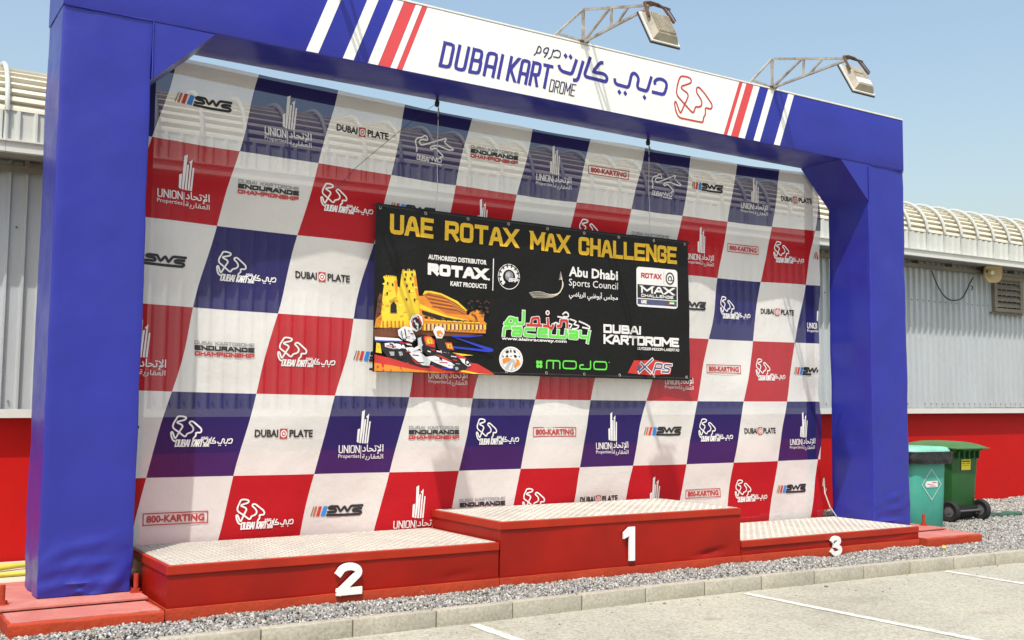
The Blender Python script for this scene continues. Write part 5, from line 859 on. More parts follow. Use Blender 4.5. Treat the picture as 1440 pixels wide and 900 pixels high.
# sign: stripes and white panel, thin raised vinyl
SL = 0.335/0.87; ZB_, ZT_ = HB+0.014, HT-0.012
def slant(name, x0, x1, m, y=-0.009, parent=arch):
    mb = MB(); dx = SL*(ZT_-ZB_); f = 0.5
    q = [(x0, ZB_), (x1, ZB_), (x1+dx, ZT_), (x0+dx, ZT_)]
    mb.sweep(q, 'y', y, 0.006, 1)
    return mb.build(name, m, parent)
slant('sign_panel', 3.862, 9.205, M['vinyl_white'])
for x0, x1, m in ((2.62, 2.77, 'vinyl_white'), (3.08, 3.215, 'vinyl_white'), (3.40, 3.535, 'vinyl_white'), (3.54, 3.695, 'vinyl_red'), (3.70, 3.785, 'vinyl_white'), (3.79, 3.858, 'vinyl_red'),
                  (9.209, 9.275, 'vinyl_red'), (9.28, 9.355, 'vinyl_white'), (9.36, 9.505, 'vinyl_red'), (9.51, 9.64, 'vinyl_white'), (9.83, 9.96, 'vinyl_white'), (10.27, 10.395, 'vinyl_white')):
    slant('stripe', x0, x1, M[m])
Pr = Print()
Pr.text('DUBaI', 4.355, 6.137, 0.90, 0.345, 0.046, 'ink_blue', shear=0.21, rn=1.3, gap=2.5)
Pr.text('KaRT', 5.345, 6.137, 0.69, 0.345, 0.046, 'ink_blue', shear=0.21, rn=1.3, gap=2.3)
fs_sign = lambda x, z, off: (x, -0.010-off, z)
Pr.lay('lettering', arch, fs_sign)
Pr = Print()
Pr.text('DROME', 6.025, 6.112, 0.425, 0.175, 0.016, 'ink_navy', shear=0.21, rn=0.9, gap=1.9)
for l in ART['sign_thin']: Pr.stroke(l, 0.018, 'ink_navy', rnd_=0.03)
Pr.lay('lettering', arch, fs_sign)
Pr = Print()
for l in ART['sign_ar']: Pr.stroke(l, 0.050, 'ink_blue', rnd_=0.05, cap=False)
for c_ in ART['sign_dots']: Pr.poly([(c_[0]-0.036, c_[1]), (c_[0]+0.003, c_[1]-0.042), (c_[0]+0.036, c_[1]), (c_[0]-0.003, c_[1]+0.042)], 'ink_blue')
Pr.lay('arabic_lettering', arch, fs_sign)
Pr = Print(); Pr.stroke(ART['track'], 0.024, 'ink_red', closed=True, rnd_=0.03)
Pr.lay('track_emblem', arch, fs_sign)

# ---------------------------------------------------------------- concrete footings with plates and bolts
def footing(x0, x1, plate, bolts, label, y0=-0.94):
    f = empty('footing', ((x0+x1)/2, 0.1, ZG-0.06), label, 'footing', 'footings of the arch')
    nf = lambda p: Vector((noise.noise(p*5)*0.012, noise.noise(p*5+Vector((4, 4, 4)))*0.012, noise.noise(p*4+Vector((1, 2, 3)))*0.010))
    prof = rrect(y0, 1.3, ZG-0.1, -0.045, 0.022, 3, 0.12)
    MB().sweep(prof, 'x', x0, x1, 14, noisef=nf).build('concrete_block', M['red_concrete'], f, 45)
    MB().sweep(rrect(x0+0.03, x1-0.03, y0+0.035, 1.26, 0.01, 2, 0.15), 'z', -0.05, -0.034, 1, noisef=lambda p: Vector((noise.noise(p*7)*0.02, noise.noise(p*7+Vector((5, 5, 5)))*0.018, noise.noise(p*3)*0.004))).build('worn_top', M['red_dusty'], f)
    pl = MB().bbox(plate[0], plate[1], plate[2], plate[3], -0.022, 0.004, 0.006).build('base_plate', M['red_dusty'], f)
    for bx_, by_ in bolts:
        b = MB(); n = 6
        b.add([(bx_+0.048*cos(2*pi*k/n), by_+0.048*sin(2*pi*k/n), z) for z in (0.002, 0.042) for k in range(n)], [(k, (k+1) % n, n+(k+1) % n, n+k) for k in range(n)]+[tuple(range(n, 2*n))])
        b.tube([(bx_, by_, 0.04), (bx_, by_, 0.19)], 0.026, 10)
        b.bbox(bx_-0.055, bx_+0.055, by_-0.055, by_+0.055, 0.0, 0.012, 0.003)
        b.build('bolt', M['red_concrete'], f)
    return f
footing(-0.375, 0.985, (-0.46+0.09, 0.97, -0.38, 1.2), ((0.925, -0.06), (-0.325, -0.14)), 'red painted concrete footing with bolts under the left blue column')
footing(12.53, 13.94, (12.55, 13.86, -0.35, 1.2), ((13.77, 0.02),), 'red painted concrete footing under the right blue column, beside the bins')

# ---------------------------------------------------------------- podium steps
YP, YQ = -0.82, 0.85
def podium(x0, x1, zt, label, number, nx, nz, nh, nw):
    p = empty('podium_step', ((x0+x1)/2, (YP+YQ)/2, ZG), label, 'podium', 'steps of the winners podium')
    g = 0.004
    dx_ = x1-0.55
    nf = lambda q: Vector((0, noise.noise(Vector((q.x*0.9, 1.3, q.z*2)))*0.014+0.035*math.exp(-((q.x-dx_)/0.22)**2-((q.z-0.02-0.12*(q.x-dx_))/0.035)**2)*(1 if number == '1' else 0.3), 0))
    MB().sweep(rrect(YP+0.016, YQ, -0.06, zt-0.095, 0.006, 2, 0.03), 'x', x0+g+0.012, x1-g, 70, noisef=nf).build('body', M['red_paint'], p, 40)
    MB().sweep(rrect(YP-0.006, YQ, ZG-0.10, -0.055, 0.006, 2, 0.1), 'x', x0+g, x1-g, 20, noisef=lambda q: Vector((0, noise.noise(Vector((q.x*3, 0, q.z*4)))*0.006, noise.noise(Vector((q.x*2, 0, 3)))*0.006 if q.z > -0.07 else 0))).build('plinth', M['red_concrete'], p, 40)
    MB().bbox(x0+g, x1-g, YP-0.004, YQ+0.004, zt-0.098, zt-0.006, 0.008).build('rim', M['rim'], p)
    deck = MB().bbox(x0+0.045, x1-0.03, YP+0.04, YQ-0.02, zt-0.012, zt-0.001, 0.002).build('deck', M['deck_base'], p)
    mb = MB(); s_ = 0.062; i = 0
    ny = int((YQ-YP-0.08)/s_); nxn = int((x1-x0-0.09)/s_)
    for i in range(nxn):
        for j in range(ny):
            cx = x0+0.055+(i+0.5)*s_; cy = YP+0.05+(j+0.5)*s_
            a = pi/4 if (i+j) % 2 else -pi/4
            L_, w2, h = 0.034, 0.0135, 0.0045
            ux, uy = cos(a), sin(a)
            q = [(cx+ux*L_*u-uy*w2*v, cy+uy*L_*u+ux*w2*v) for u, v in ((-1, 0), (-.5, -1), (.5, -1), (1, 0), (.5, 1), (-.5, 1))]
            q2 = [(cx+(a_-cx)*0.72, cy+(b_-cy)*0.72) for a_, b_ in q]
            mb.add([(a_, b_, zt-0.001) for a_, b_ in q]+[(a_, b_, zt+h) for a_, b_ in q2], [(k, (k+1) % 6, 6+(k+1) % 6, 6+k) for k in range(6)]+[(6, 7, 8, 9, 10, 11)])
    mb.build('tread_pattern', M['deck'], p, kind='stuff')
    mb = MB(); th = nw*0.265
    if number == '1': S_ = [([(0.46, 1.0), (0.76, 1.0), (0.76, 0.0), (0.46, 0.0), (0.46, 0.74), (0.16, 0.66), (0.16, 0.84)], None)]
    else: S_ = None
    if S_:
        poly = [(nx+a*nw, nz+b*nh) for a, b in S_[0][0]]
        mb.sweep(poly, 'y', YP-0.036, YP-0.010, 1)
    else:
        hw = nw/2
        if number == '2':
            pts = [(nx+th*0.45, nz+nh*0.72)]+[(nx+nw/2+(hw-th/2)*cos(radians(a)), nz+nh*0.70+(nh*0.30-th/2)*sin(radians(a))) for a in range(165, -50, -15)]+[(nx+th*0.62, nz+th*0.58)]
            parts = [pts, [(nx+th*0.50, nz+th*0.5), (nx+nw-th*0.45, nz+th*0.5)]]
        else:
            th = nw*0.26
            c1 = (nx+nw*0.47, nz+nh*0.745); c2 = (nx+nw*0.5, nz+nh*0.285)
            arc1 = [(c1[0]+(nw*0.44-th/2)*cos(radians(a)), c1[1]+(nh*0.255-th/2)*sin(radians(a))) for a in range(160, -70, -12)]
            arc2 = [(c2[0]+(nw*0.5-th/2)*cos(radians(a)), c2[1]+(nh*0.285-th/2)*sin(radians(a))) for a in range(70, -165, -12)]
            parts = [arc1+[(nx+nw*0.50, nz+nh*0.535)], [(nx+nw*0.36, nz+nh*0.530), (nx+nw*0.56, nz+nh*0.530)]+arc2]
        for q, pl_ in enumerate(parts):
            vs, fs = stroke(pl_, th)
            o_ = 0.001*q
            n = len(vs)
            mb.add([(v.x, YP-0.036-o_, v.y) for v in vs]+[(v.x, YP-0.010, v.y) for v in vs],
                   fs+[tuple(n+i for i in f[::-1]) for f in fs]+[(i, i+2, n+i+2, n+i) for i in range(0, n-2, 2)]+[(i+1, n+i+1, n+i+3, i+3) for i in range(0, n-2, 2)]+[(0, n, n+1, 1), (n-2, n-1, 2*n-1, 2*n-2)])
    mb.build('number', M['white_plastic'], p)
    return p
podium(1.021, 4.826, 0.362, 'red podium step with white number 2, on the left', '2', 2.785, -0.075, 0.335, 0.29)
podium(4.830, 8.700, 0.591, 'tallest red podium step with white number 1, in the middle', '1', 6.59, 0.015, 0.42, 0.30)
podium(8.704, 12.501, 0.145, 'lowest red podium step with white number 3, on the right', '3', 10.445, -0.178, 0.285, 0.24)
# dent at the bottom right of the middle step, low ledge behind the steps
# ---------------------------------------------------------------- check banner
YB = 0.93
bn = empty('check_banner', (6.7, YB, 0.1), 'large hanging mesh banner of white, navy and red checks printed with sponsor logos', 'banner')
def sag(x, z): return -0.10*max(0, min(1, z/6))*(1-((x-6.8)/5.6)**2)
def bow(x, z): return 0.022*sin(z*2.2+x*1.7)*sin(x*0.9+0.7)+0.012*sin(z*4.1+x*2.6)
def wave(x, z):
    f = 0.030*sin(1.3*x+0.5*z+0.6)+0.016*sin(3.1*x-0.7*z)+0.010*sin(6.3*x+0.9*z+1.2)*(0.4+0.6*max(0, min(1, (z-2)/4)))
    f += 0.040*noise.noise(Vector((x*0.9, z*1.3, 2.0)))+0.010*noise.noise(Vector((x*2.4, z*3.1, 5.0)))
    k = max(0, (x-11.2))/1.1
    return f + 0.02*k*sin(z*5.0)
def PB(x, z, off=0.0): return (x+bow(x, z), YB-wave(x, z)*0.9-off, z+sag(x, z))
ZL = [5.97, 4.98, 4.04, 3.05, 2.065, 1.09, 0.115]
XL, XR = 0.93, 12.34
def xb(k, z): return 1.241+1.004*k+0.238*(z-1.09)
bm = bmesh.new(); SUB = 8
for r in range(6):
    zt_, zb_ = ZL[r], ZL[r+1]
    for k in range(-3, 12):
        white = ((k+r) % 2 != 0)
        mi = 0 if white else (1 if r % 2 == 0 else 2)
        g = [[bm.verts.new((xb(k+i/SUB, zb_+(zt_-zb_)*j/SUB), 0, zb_+(zt_-zb_)*j/SUB)) for i in range(SUB+1)] for j in range(SUB+1)]
        for j in range(SUB):
            for i in range(SUB):
                f = bm.faces.new((g[j][i], g[j][i+1], g[j+1][i+1], g[j+1][i])); f.material_index = mi
bmesh.ops.remove_doubles(bm, verts=bm.verts, dist=1e-4)
def cut(bm_, co, no):
    geo_ = list(bm_.verts)+list(bm_.edges)+list(bm_.faces)
    bmesh.ops.bisect_plane(bm_, geom=geo_, plane_co=co, plane_no=no, clear_outer=True)
cut(bm, (XL, 0, 0), (-1, 0, 0)); cut(bm, (XR, 0, 0), (1, 0, 0))
for v in bm.verts: v.co = Vector(PB(v.co.x, v.co.z))-Vector((6.7, YB, 0.1))
for f in bm.faces: f.smooth = True
me = bpy.data.meshes.new('mesh_cloth')
for m_ in ('cloth_white', 'cloth_navy', 'cloth_red'): me.materials.append(M[m_])
bm.normal_update(); bm.to_mesh(me); bm.free()
o = bpy.data.objects.new('mesh_cloth', me); col.objects.link(o); o.parent = bn

KT = ART['ktrack']
def logo(kind, row, k, red=False):
    z0 = ZL[row]; x0 = xb(k, z0)
    Pr = Print(); c = 'ink_white'
    if kind == 'SWS':
        for q, m_ in zip(ART['sbars'], ('ink_black', 'p_dark_orange', 'p_red', 'p_sky_blue')): Pr.poly(q, m_)
        for q in ART['sstr']: Pr.stroke(q, 0.031, 'ink_black', rnd_=0.02, cap=False)
    elif kind == 'PLATE':
        Pr.font('DUBAI', 0.222, 0.455, 0.285, 0.092, 'ink_black', bold=0.035)
        Pr.poly([(0.528, 0.437), (0.622, 0.437), (0.622, 0.558), (0.528, 0.558)], 'ink_red')
        Pr.ring((0.575, 0.497), 0.032, 0.038, 0.014, 'ink_white', 2); Pr.disc((0.575, 0.497), 0.014, 0.017, 'ink_white', 2, 10)
        Pr.font('PLATE', 0.648, 0.455, 0.305, 0.092, 'ink_black', bold=0.035)
    elif kind == 'END':
        Pr.text('DUBAI KARTDROME', 0.235, 0.558, 0.745, 0.042, 0.0075, 'ink_grey', rn=0.6, gap=1.5)
        Pr.text('ENDURANCE', 0.235, 0.490, 0.745, 0.058, 0.019, 'ink_black', rn=0.7, gap=1.7)
        Pr.text('CHAMPIONSHIP', 0.235, 0.425, 0.745, 0.052, 0.016, 'ink_red', rn=0.7, gap=1.7)
    elif kind == 'KART':
        Pr.stroke(KT, 0.019, c, rnd_=0.015)
        Pr.text('DUBAI', 0.305, 0.345, 0.165, 0.085, 0.014, c, shear=0.2, rn=0.9)
        Pr.text('KART', 0.490, 0.345, 0.13, 0.085, 0.014, c, shear=0.2, rn=0.9)
        Pr.text('DROME', 0.628, 0.345, 0.075, 0.034, 0.006, c, shear=0.2, rn=0.9)
        kx = 0.40/1.90
        for l in ART['sign_ar']: Pr.stroke([(0.63+(a-6.18)*0.178, 0.382+(b-6.40)*0.24) for a, b in l], 0.0125, c, cap=False, rnd_=0.01)
        for l in ART['sign_thin']: Pr.stroke([(0.60+(a-5.80)*0.20, 0.425+(b-6.56)*0.24) for a, b in l], 0.006, c, cap=False)
        for a, b in ART['sign_dots']: Pr.disc((0.63+(a-6.18)*0.178, 0.382+(b-6.40)*0.24), 0.008, 0.008, c, 1, 6)
    elif kind == 'UNION':
        for q in ART['ubars']: Pr.poly(q, c)
        Pr.text('UNION', 0.307, 0.254, 0.285, 0.098, 0.012, c, rn=1.2, gap=1.8)
        Pr.stroke([(0.607, 0.345), (0.607, 0.182)], 0.007, c, cap=False)
        Pr.font(AR_ITTIHAD, 0.625, 0.232, 0.285, 0.130, c, bold=0.012)
        Pr.font('Properties', 0.305, 0.178, 0.285, 0.062, c)
        Pr.font(AR_AQARIA, 0.625, 0.160, 0.285, 0.080, c)
    elif kind == '800':
        Pr.stroke([(0.212, 0.452), (0.930, 0.452), (0.930, 0.578), (0.212, 0.578)], 0.012, 'ink_red', closed=True)
        Pr.font('800-KARTING', 0.248, 0.474, 0.646, 0.082, 'ink_red', bold=0.04)
    elif kind == 'TRACK':
        Pr.stroke(ART['ttrack'], 0.019, c, rnd_=0.015)
        Pr.text('DUBAI', 0.392, 0.272, 0.20, 0.075, 0.011, c, shear=0.2, rn=0.9, slope=-0.05)
        Pr.stroke([(0.62, 0.335), (0.65, 0.30), (0.665, 0.345), (0.70, 0.29), (0.72, 0.34)], 0.012, c)
        Pr.ring((0.765, 0.315), 0.03, 0.028, 0.012, c)
        Pr.stroke([(0.62, 0.262), (0.79, 0.255)], 0.014, c)
    base_x, base_z = x0, z0
    def fn(x, z, off):
        return PB(base_x+x, base_z+z, 0.004+off)
    # keep only what lies on the cloth
    keep = []
    for vs, fs, m_, l_ in Pr.items:
        f2 = [f for f in fs if all(XL+0.01 < base_x+vs[i][0] < XR-0.01 and base_z+vs[i][1] > 0.14 for i in f)]
        if f2: keep.append((vs, f2, m_, l_))
    Pr.items = keep
    if keep: Pr.lay('printed_logo', bn, fn)
ROWS = [
 {-1: 'SWS', 0: 'UNION', 1: 'PLATE', 2: 'TRACK', 3: 'END', 4: 'UNION', 5: '800', 6: 'TRACK', 7: 'SWS', 8: 'UNION', 9: 'PLATE'},
 {-1: 'UNION', 0: 'END', 1: 'KART', 2: 'SWS', 3: 'UNION', 4: 'PLATE', 5: 'KART', 6: 'END', 7: 'UNION', 8: '800', 9: 'KART', 10: 'SWS'},
 {-1: 'SWS', 0: 'KART', 1: 'PLATE', 7: 'SWS', 8: 'KART', 9: 'PLATE', 10: 'UNION'},
 {-1: 'UNION', 0: 'END', 1: 'KART', 2: 'SWS', 3: 'UNION', 7: 'UNION', 8: '800', 9: 'KART', 10: 'SWS'},
 {-1: 'SWS', 0: 'KART', 1: 'PLATE', 2: 'UNION', 3: 'END', 4: 'KART', 5: '800', 6: 'UNION', 7: 'SWS', 8: 'KART', 9: 'PLATE', 10: 'UNION'},
 {-1: 'UNION', 0: '800', 1: 'KART', 2: 'SWS', 3: 'UNION', 4: 'END', 5: 'KART', 6: 'PLATE', 7: 'UNION', 8: '800', 9: 'KART', 10: 'SWS'}]
for r, d_ in enumerate(ROWS):
    for k, kind in d_.items(): logo(kind, r+1, k)

# frame behind the banner
fr = empty('banner_frame', (6.7, 1.08, ZG), 'dark frame of rails and posts behind the check banner', 'frame')
def frp(x, z, y): return (x, y, z+sag(x, z))
mb = MB(); n = 40
for i in range(n):
    a = XL+(XR-XL)*i/n; b = XL+(XR-XL)*(i+1)/n
    z0_, z1_ = 5.83, 5.962
    mb.add([(a, 1.03, z0_+sag(a, 6)), (b, 1.03, z0_+sag(b, 6)), (b, 1.03, z1_+sag(b, 6)), (a, 1.03, z1_+sag(a, 6)),
            (a, 1.13, z0_+sag(a, 6)), (b, 1.13, z0_+sag(b, 6)), (b, 1.13, z1_+sag(b, 6)), (a, 1.13, z1_+sag(a, 6))], [(0,1,2,3), (7,6,5,4), (3,2,6,7), (0,4,5,1)])
mb.build('top_rail', M['frame'], fr)
MB().bbox(0.98, 1.20, 1.03, 1.13, ZG-0.05, 5.82, 0.006).build('post', M['frame'], fr)
MB().bbox(12.20, 12.31, 1.03, 1.13, ZG-0.05, 5.82, 0.006).build('post', M['frame'], fr)
MB().bbox(1.2, 12.2, 1.04, 1.10, 0.02, 0.10, 0.006).build('bottom_rail', M['frame'], fr)

# ---------------------------------------------------------------- black race banner
bb_ = empty('race_banner', (6.56, 0.78, 2.35), 'black challenge banner with yellow title and kart racing picture hung before the checks', 'banner')
BX, BZ, BWD, BHT = 3.92, 2.35, 5.28, 2.15
def wave2(u, v):
    t = noise.noise(Vector((u*0.8, v*0.7, 1.0)))*0.025 + 0.018*math.exp(-((u-0.42-0.10*v)/0.16)**2) + 0.010*sin(u*2.3+v)
    t += 0.010*sin(u*6+v*3)*max(0, (1-v/0.7))+0.008*sin(u*5.3-v*2)*max(0, (v-1.5)/0.65)
    t += 0.030*math.exp(-((u-5.0+0.25*v)/0.14)**2)*0.5-0.02*math.exp(-((u-0.10)/0.09)**2)
    t += 0.012*noise.noise(Vector((u*2.2+v, v*1.6-u*0.5, 8.0)))
    return t
def PK(u, v, off=0.0):
    s_ = -0.02*(1-((u-BWD/2)/(BWD/2))**2)*(v/BHT)
    return (BX+u+0.03*(1-v/BHT)*(u/BWD), 0.78-wave2(u, v)-off, BZ+v+s_)
mb = MB(); nu, nv = 88, 36; vs = []
for side in (0, 1):
    for j in range(nv+1):
        for i in range(nu+1):
            u, v = BWD*i/nu, BHT*j/nv
            p = PK(u, v); vs.append((p[0], p[1]+0.008*side, p[2]))
N1 = (nu+1)*(nv+1); fs = []
for j in range(nv):
    for i in range(nu):
        a = j*(nu+1)+i; fs.append((a, a+1, a+nu+2, a+nu+1)); fs.append((N1+a, N1+a+nu+1, N1+a+nu+2, N1+a+1))
for i in range(nu):
    fs.append((i, N1+i, N1+i+1, i+1)); a = nv*(nu+1)+i; fs.append((a, a+1, N1+a+1, N1+a))
for j in range(nv):
    a = j*(nu+1); fs.append((a, a+nu+1, N1+a+nu+1, N1+a)); a += nu; fs.append((a, N1+a, N1+a+nu+1, a+nu+1))
mb.add(vs, fs); mb.build('banner_cloth', M['cloth_black'], bb_, 50)
for v_ in (0.03, BHT-0.03):
    pts = [PK(-0.035, v_)]+[PK(BWD*i/20, v_) for i in range(21)]+[PK(BWD+0.05, v_)]
    MB().tube([(p[0], p[1]+0.012, p[2]) for p in pts], 0.016, 8).build('batten', M['tyre'], bb_, 60)
for v_, n_ in ((BHT-0.055, 9), (0.05, 9)):
    for i in range(n_):
        u_ = 0.06+(BWD-0.12)*i/(n_-1); p = Vector(PK(u_, v_, 0.003))
        e_ = MB(); n = 14
        vs = [(p.x+r*cos(2*pi*k/n), p.y-h_, p.z+r*sin(2*pi*k/n)) for r, h_ in ((0.011, 0.0), (0.015, 0.004), (0.022, 0.0)) for k in range(n)]
        e_.add(vs, [(a*n+k, a*n+(k+1) % n, (a+1)*n+(k+1) % n, (a+1)*n+k) for a in range(2) for k in range(n)])
        e_.build('eyelet', M['arm'], bb_, 60)
fk = lambda x, z, off: PK(x, z, 0.003+off)
def lay(P_, name='printed_logo'): P_.lay(name, bb_, fk, curved=True)
for w_, xa, xe in (('UAE', 0.20, 0.83), ('ROTAX', 1.00, 2.14), ('MAX', 2.34, 3.02), ('CHALLENGE', 3.18, 5.05)):
    Pr = Print(); Pr.text(w_, xa, 1.772, xe-xa, 0.262, 0.056, 'gold', rn=1.0, gap=1.9); lay(Pr, 'printed_word')
Pr = Print()
Pr.font('AUTHORISED DISTRIBUTOR', 0.760, 1.495, 0.89, 0.066, 'ink_white', bold=0.035)
Pr.text('ROTAX', 0.752, 1.290, 0.90, 0.155, 0.052, 'ink_white', rn=0.9, gap=2.1)
Pr.disc((1.69, 1.30), 0.016, 0.016, 'ink_white', 1, 10)
Pr.font('KART PRODUCTS', 1.10, 1.168, 0.56, 0.066, 'ink_white', bold=0.035)
Pr.stroke([(1.756, 1.585), (1.756, 1.160)], 0.014, 'ink_white')
Pr.ring((2.008, 1.362), 0.172, 0.172, 0.010, 'ink_white', 1); Pr.ring((2.008, 1.362), 0.125, 0.125, 0.055, 'ink_white', 1, -10, 235)
for k in range(9):
    a = radians(-5+k*27); Pr.stroke([(2.008+0.140*cos(a), 1.362+0.140*sin(a)), (2.008+0.162*cos(a), 1.362+0.162*sin(a))], 0.022, 'ink_black', 2)
Pr.disc((2.008, 1.372), 0.068, 0.068, 'ink_grey', 2)
Pr.disc((1.992, 1.386), 0.036, 0.036, 'p_silver', 3)
Pr.text('BRP', 2.000, 1.292, 0.150, 0.052, 0.013, 'ink_white', layer=4, shear=0.25)
lay(Pr)
Pr = Print()
for i in range(6):
    t = i*0.012
    Pr.stroke([(2.34+t, 1.16-0.012*i), (2.50, 1.20-0.02*i), (2.68+t, 1.155-t*0.6), (2.83+t*0.7, 1.18+t*0.3), (2.90+t*0.5, 1.27+t), (2.90-t*0.3, 1.40), (2.87-t*0.5, 1.50-t*2)], 0.0045, 'p_cream' if i % 2 else 'ink_white', rnd_=0.08, cap=False)
Pr.font('Abu Dhabi', 3.015, 1.445, 0.885, 0.145, 'ink_white', bold=0.03)
Pr.font('Sports Council', 3.015, 1.278, 0.885, 0.135, 'ink_white', bold=0.0)
Pr.font(AR_MAJLIS, 3.015, 1.118, 0.885, 0.130, 'ink_white', bold=0.018)
lay(Pr)
def rr(x0, z0, x1, z1, r):
    out = []
    for cx, cz, a0 in ((x1-r, z1-r, 0), (x0+r, z1-r, 90), (x0+r, z0+r, 180), (x1-r, z0+r, 270)):
        out += [(cx+r*cos(radians(a0+a)), cz+r*sin(radians(a0+a))) for a in (0, 22, 45, 67, 90)]
    return out
Pr = Print()
Pr.poly(rr(4.25, 1.085, 5.045, 1.680, 0.05), 'ink_white')
Pr.poly([(4.268, 1.215), (5.028, 1.215), (5.028, 1.418), (4.268, 1.418)], 'ink_black', 2)
Pr.poly([(4.268, 1.118), (5.028, 1.118), (5.028, 1.200), (4.268, 1.200)], 'p_slate', 2)
Pr.text('ROTAX', 4.335, 1.515, 0.385, 0.080, 0.020, 'ink_red', layer=2, gap=1.9)
Pr.stroke([(4.775, 1.645), (4.775, 1.440)], 0.005, 'ink_grey', 2)
Pr.ring((4.895, 1.540), 0.075, 0.085, 0.022, 'ink_black', 2); Pr.ring((4.895, 1.535), 0.032, 0.036, 0.018, 'ink_black', 2, -20, 240); Pr.stroke([(4.895, 1.51), (4.945, 1.51)], 0.014, 'ink_black', 2)
Pr.text('MAX', 4.335, 1.290, 0.625, 0.110, 0.030, 'ink_white', layer=3, gap=1.6)
Pr.text('CHALLENGE', 4.335, 1.232, 0.625, 0.044, 0.011, 'ink_white', layer=3, gap=1.6)
Pr.text('UAE', 4.335, 1.133, 0.105, 0.052, 0.014, 'ink_white', layer=3, gap=1.3)
Pr.poly([(4.860, 1.130), (4.885, 1.130), (4.885, 1.190), (4.860, 1.190)], 'p_red', 3)
Pr.poly([(4.885, 1.170), (4.975, 1.170), (4.975, 1.190), (4.885, 1.190)], 'p_lime', 3)
Pr.poly([(4.885, 1.150), (4.975, 1.150), (4.975, 1.170), (4.885, 1.170)], 'ink_white', 3)
Pr.poly([(4.885, 1.130), (4.975, 1.130), (4.975, 1.150), (4.885, 1.150)], 'ink_black', 3)
lay(Pr)
Pr = Print()
for l in ART['rw_white']: Pr.stroke(l, 0.022, 'ink_white', rnd_=0.03)
for l in ART['rw_green']: Pr.stroke(l, 0.060, 'ink_white', 2, rnd_=0.01)
for l in ART['rw_red']: Pr.stroke(l, 0.054, 'ink_white', 2, rnd_=0.01)
for l in ART['rw_green']: Pr.stroke(l, 0.040, 'p_lime', 3, rnd_=0.012)
for l in ART['rw_red']: Pr.stroke(l, 0.036, 'p_red', 4, rnd_=0.012)
Pr.disc(ART['rw_dot'][0], 0.036, 0.036, 'ink_white', 3, 14); Pr.disc(ART['rw_dot'][0], 0.018, 0.018, 'p_red', 4, 10)
Pr.font('www.alainraceway.com', 1.904, 0.474, 1.07, 0.056, 'ink_white', bold=0.03)
lay(Pr)
Pr = Print()
c_ = ART['bdg_c'][0]
Pr.disc(c_, 0.186, 0.176, 'ink_white'); Pr.ring(c_, 0.160, 0.150, 0.004, 'ink_grey', 2)
for q in ART['bdg_blk']: Pr.poly(q, 'ink_black', 3)
for q in ART['bdg_gold']: Pr.poly(q, 'p_orange', 3)
for q in ART['bdg_grey']: Pr.poly(q, 'p_silver', 3)
lay(Pr)
Pr = Print(); g = 'p_lime'
for dx, dz in ((-.026, .026), (.026, .026), (-.026, -.026), (.026, -.026)): Pr.disc((2.515+dx, 0.168+dz), 0.028, 0.028, g, 1, 12)
for st in ([(2.640, .120), (2.640, .225), (2.860, .225), (2.860, .120)], [(2.750, .225), (2.750, .120)], [(3.390, .235), (3.390, .122), (3.200, .122), (3.200, .180), (3.260, .180)]): Pr.stroke(st, 0.021, g, rnd_=0.03)
Pr.stroke([(2.915, .122), (3.140, .122), (3.140, .228), (2.915, .228)], 0.021, g, closed=True, rnd_=0.035)
Pr.stroke([(3.450, .124), (3.680, .124), (3.680, .235), (3.450, .235)], 0.021, g, closed=True, rnd_=0.035)
Pr.disc((3.728, .232), 0.008, 0.008, g, 1, 8)
lay(Pr)
Pr = Print()
Pr.text('DUBAI', 3.628, 0.660, 0.700, 0.128, 0.034, 'ink_white', rn=0.6, gap=1.5)
Pr.text('KARTDROME', 3.628, 0.500, 1.440, 0.140, 0.036, 'ink_white', rn=0.6, gap=1.4)
Pr.text('OUTDOOR-INDOOR-LASERTAG', 4.265, 0.436, 0.80, 0.040, 0.008, 'ink_white', gap=1.5)
lay(Pr)
Pr = Print()
Pr.poly([(4.070, 0.085), (4.190, 0.275), (4.480, 0.285), (4.560, 0.300), (4.930, 0.255), (4.900, 0.085), (4.50, 0.062)], 'p_red')
Pr.poly([(4.235, 0.130), (4.260, 0.215), (4.330, 0.175), (4.290, 0.120)], 'p_slate', 2)
for m_, th_, ly in (('ink_white', 0.050, 2), ('p_slate', 0.024, 3)):
    for st in ([(4.285, 0.105), (4.545, 0.300)], [(4.330, 0.235), (4.500, 0.105)], [(4.560, 0.100), (4.620, 0.240), (4.745, 0.235), (4.725, 0.170), (4.600, 0.172)], [(4.910, 0.230), (4.790, 0.232), (4.775, 0.180), (4.880, 0.165), (4.865, 0.118), (4.740, 0.120)]):
        Pr.stroke(st, th_, m_, ly, rnd_=0.02)
lay(Pr)
Pr = Print()
for i, (c_, q) in enumerate(ART['art']):
    q = [(max(0.004, min(BWD, a)), max(0.006, b)) for a, b in q]
    Pr.poly(q, 'p_'+c_, 1+i*0.13)
Pr.lay('printed_picture', bb_, fk, step=0.0013, base=0.001, curved=True)
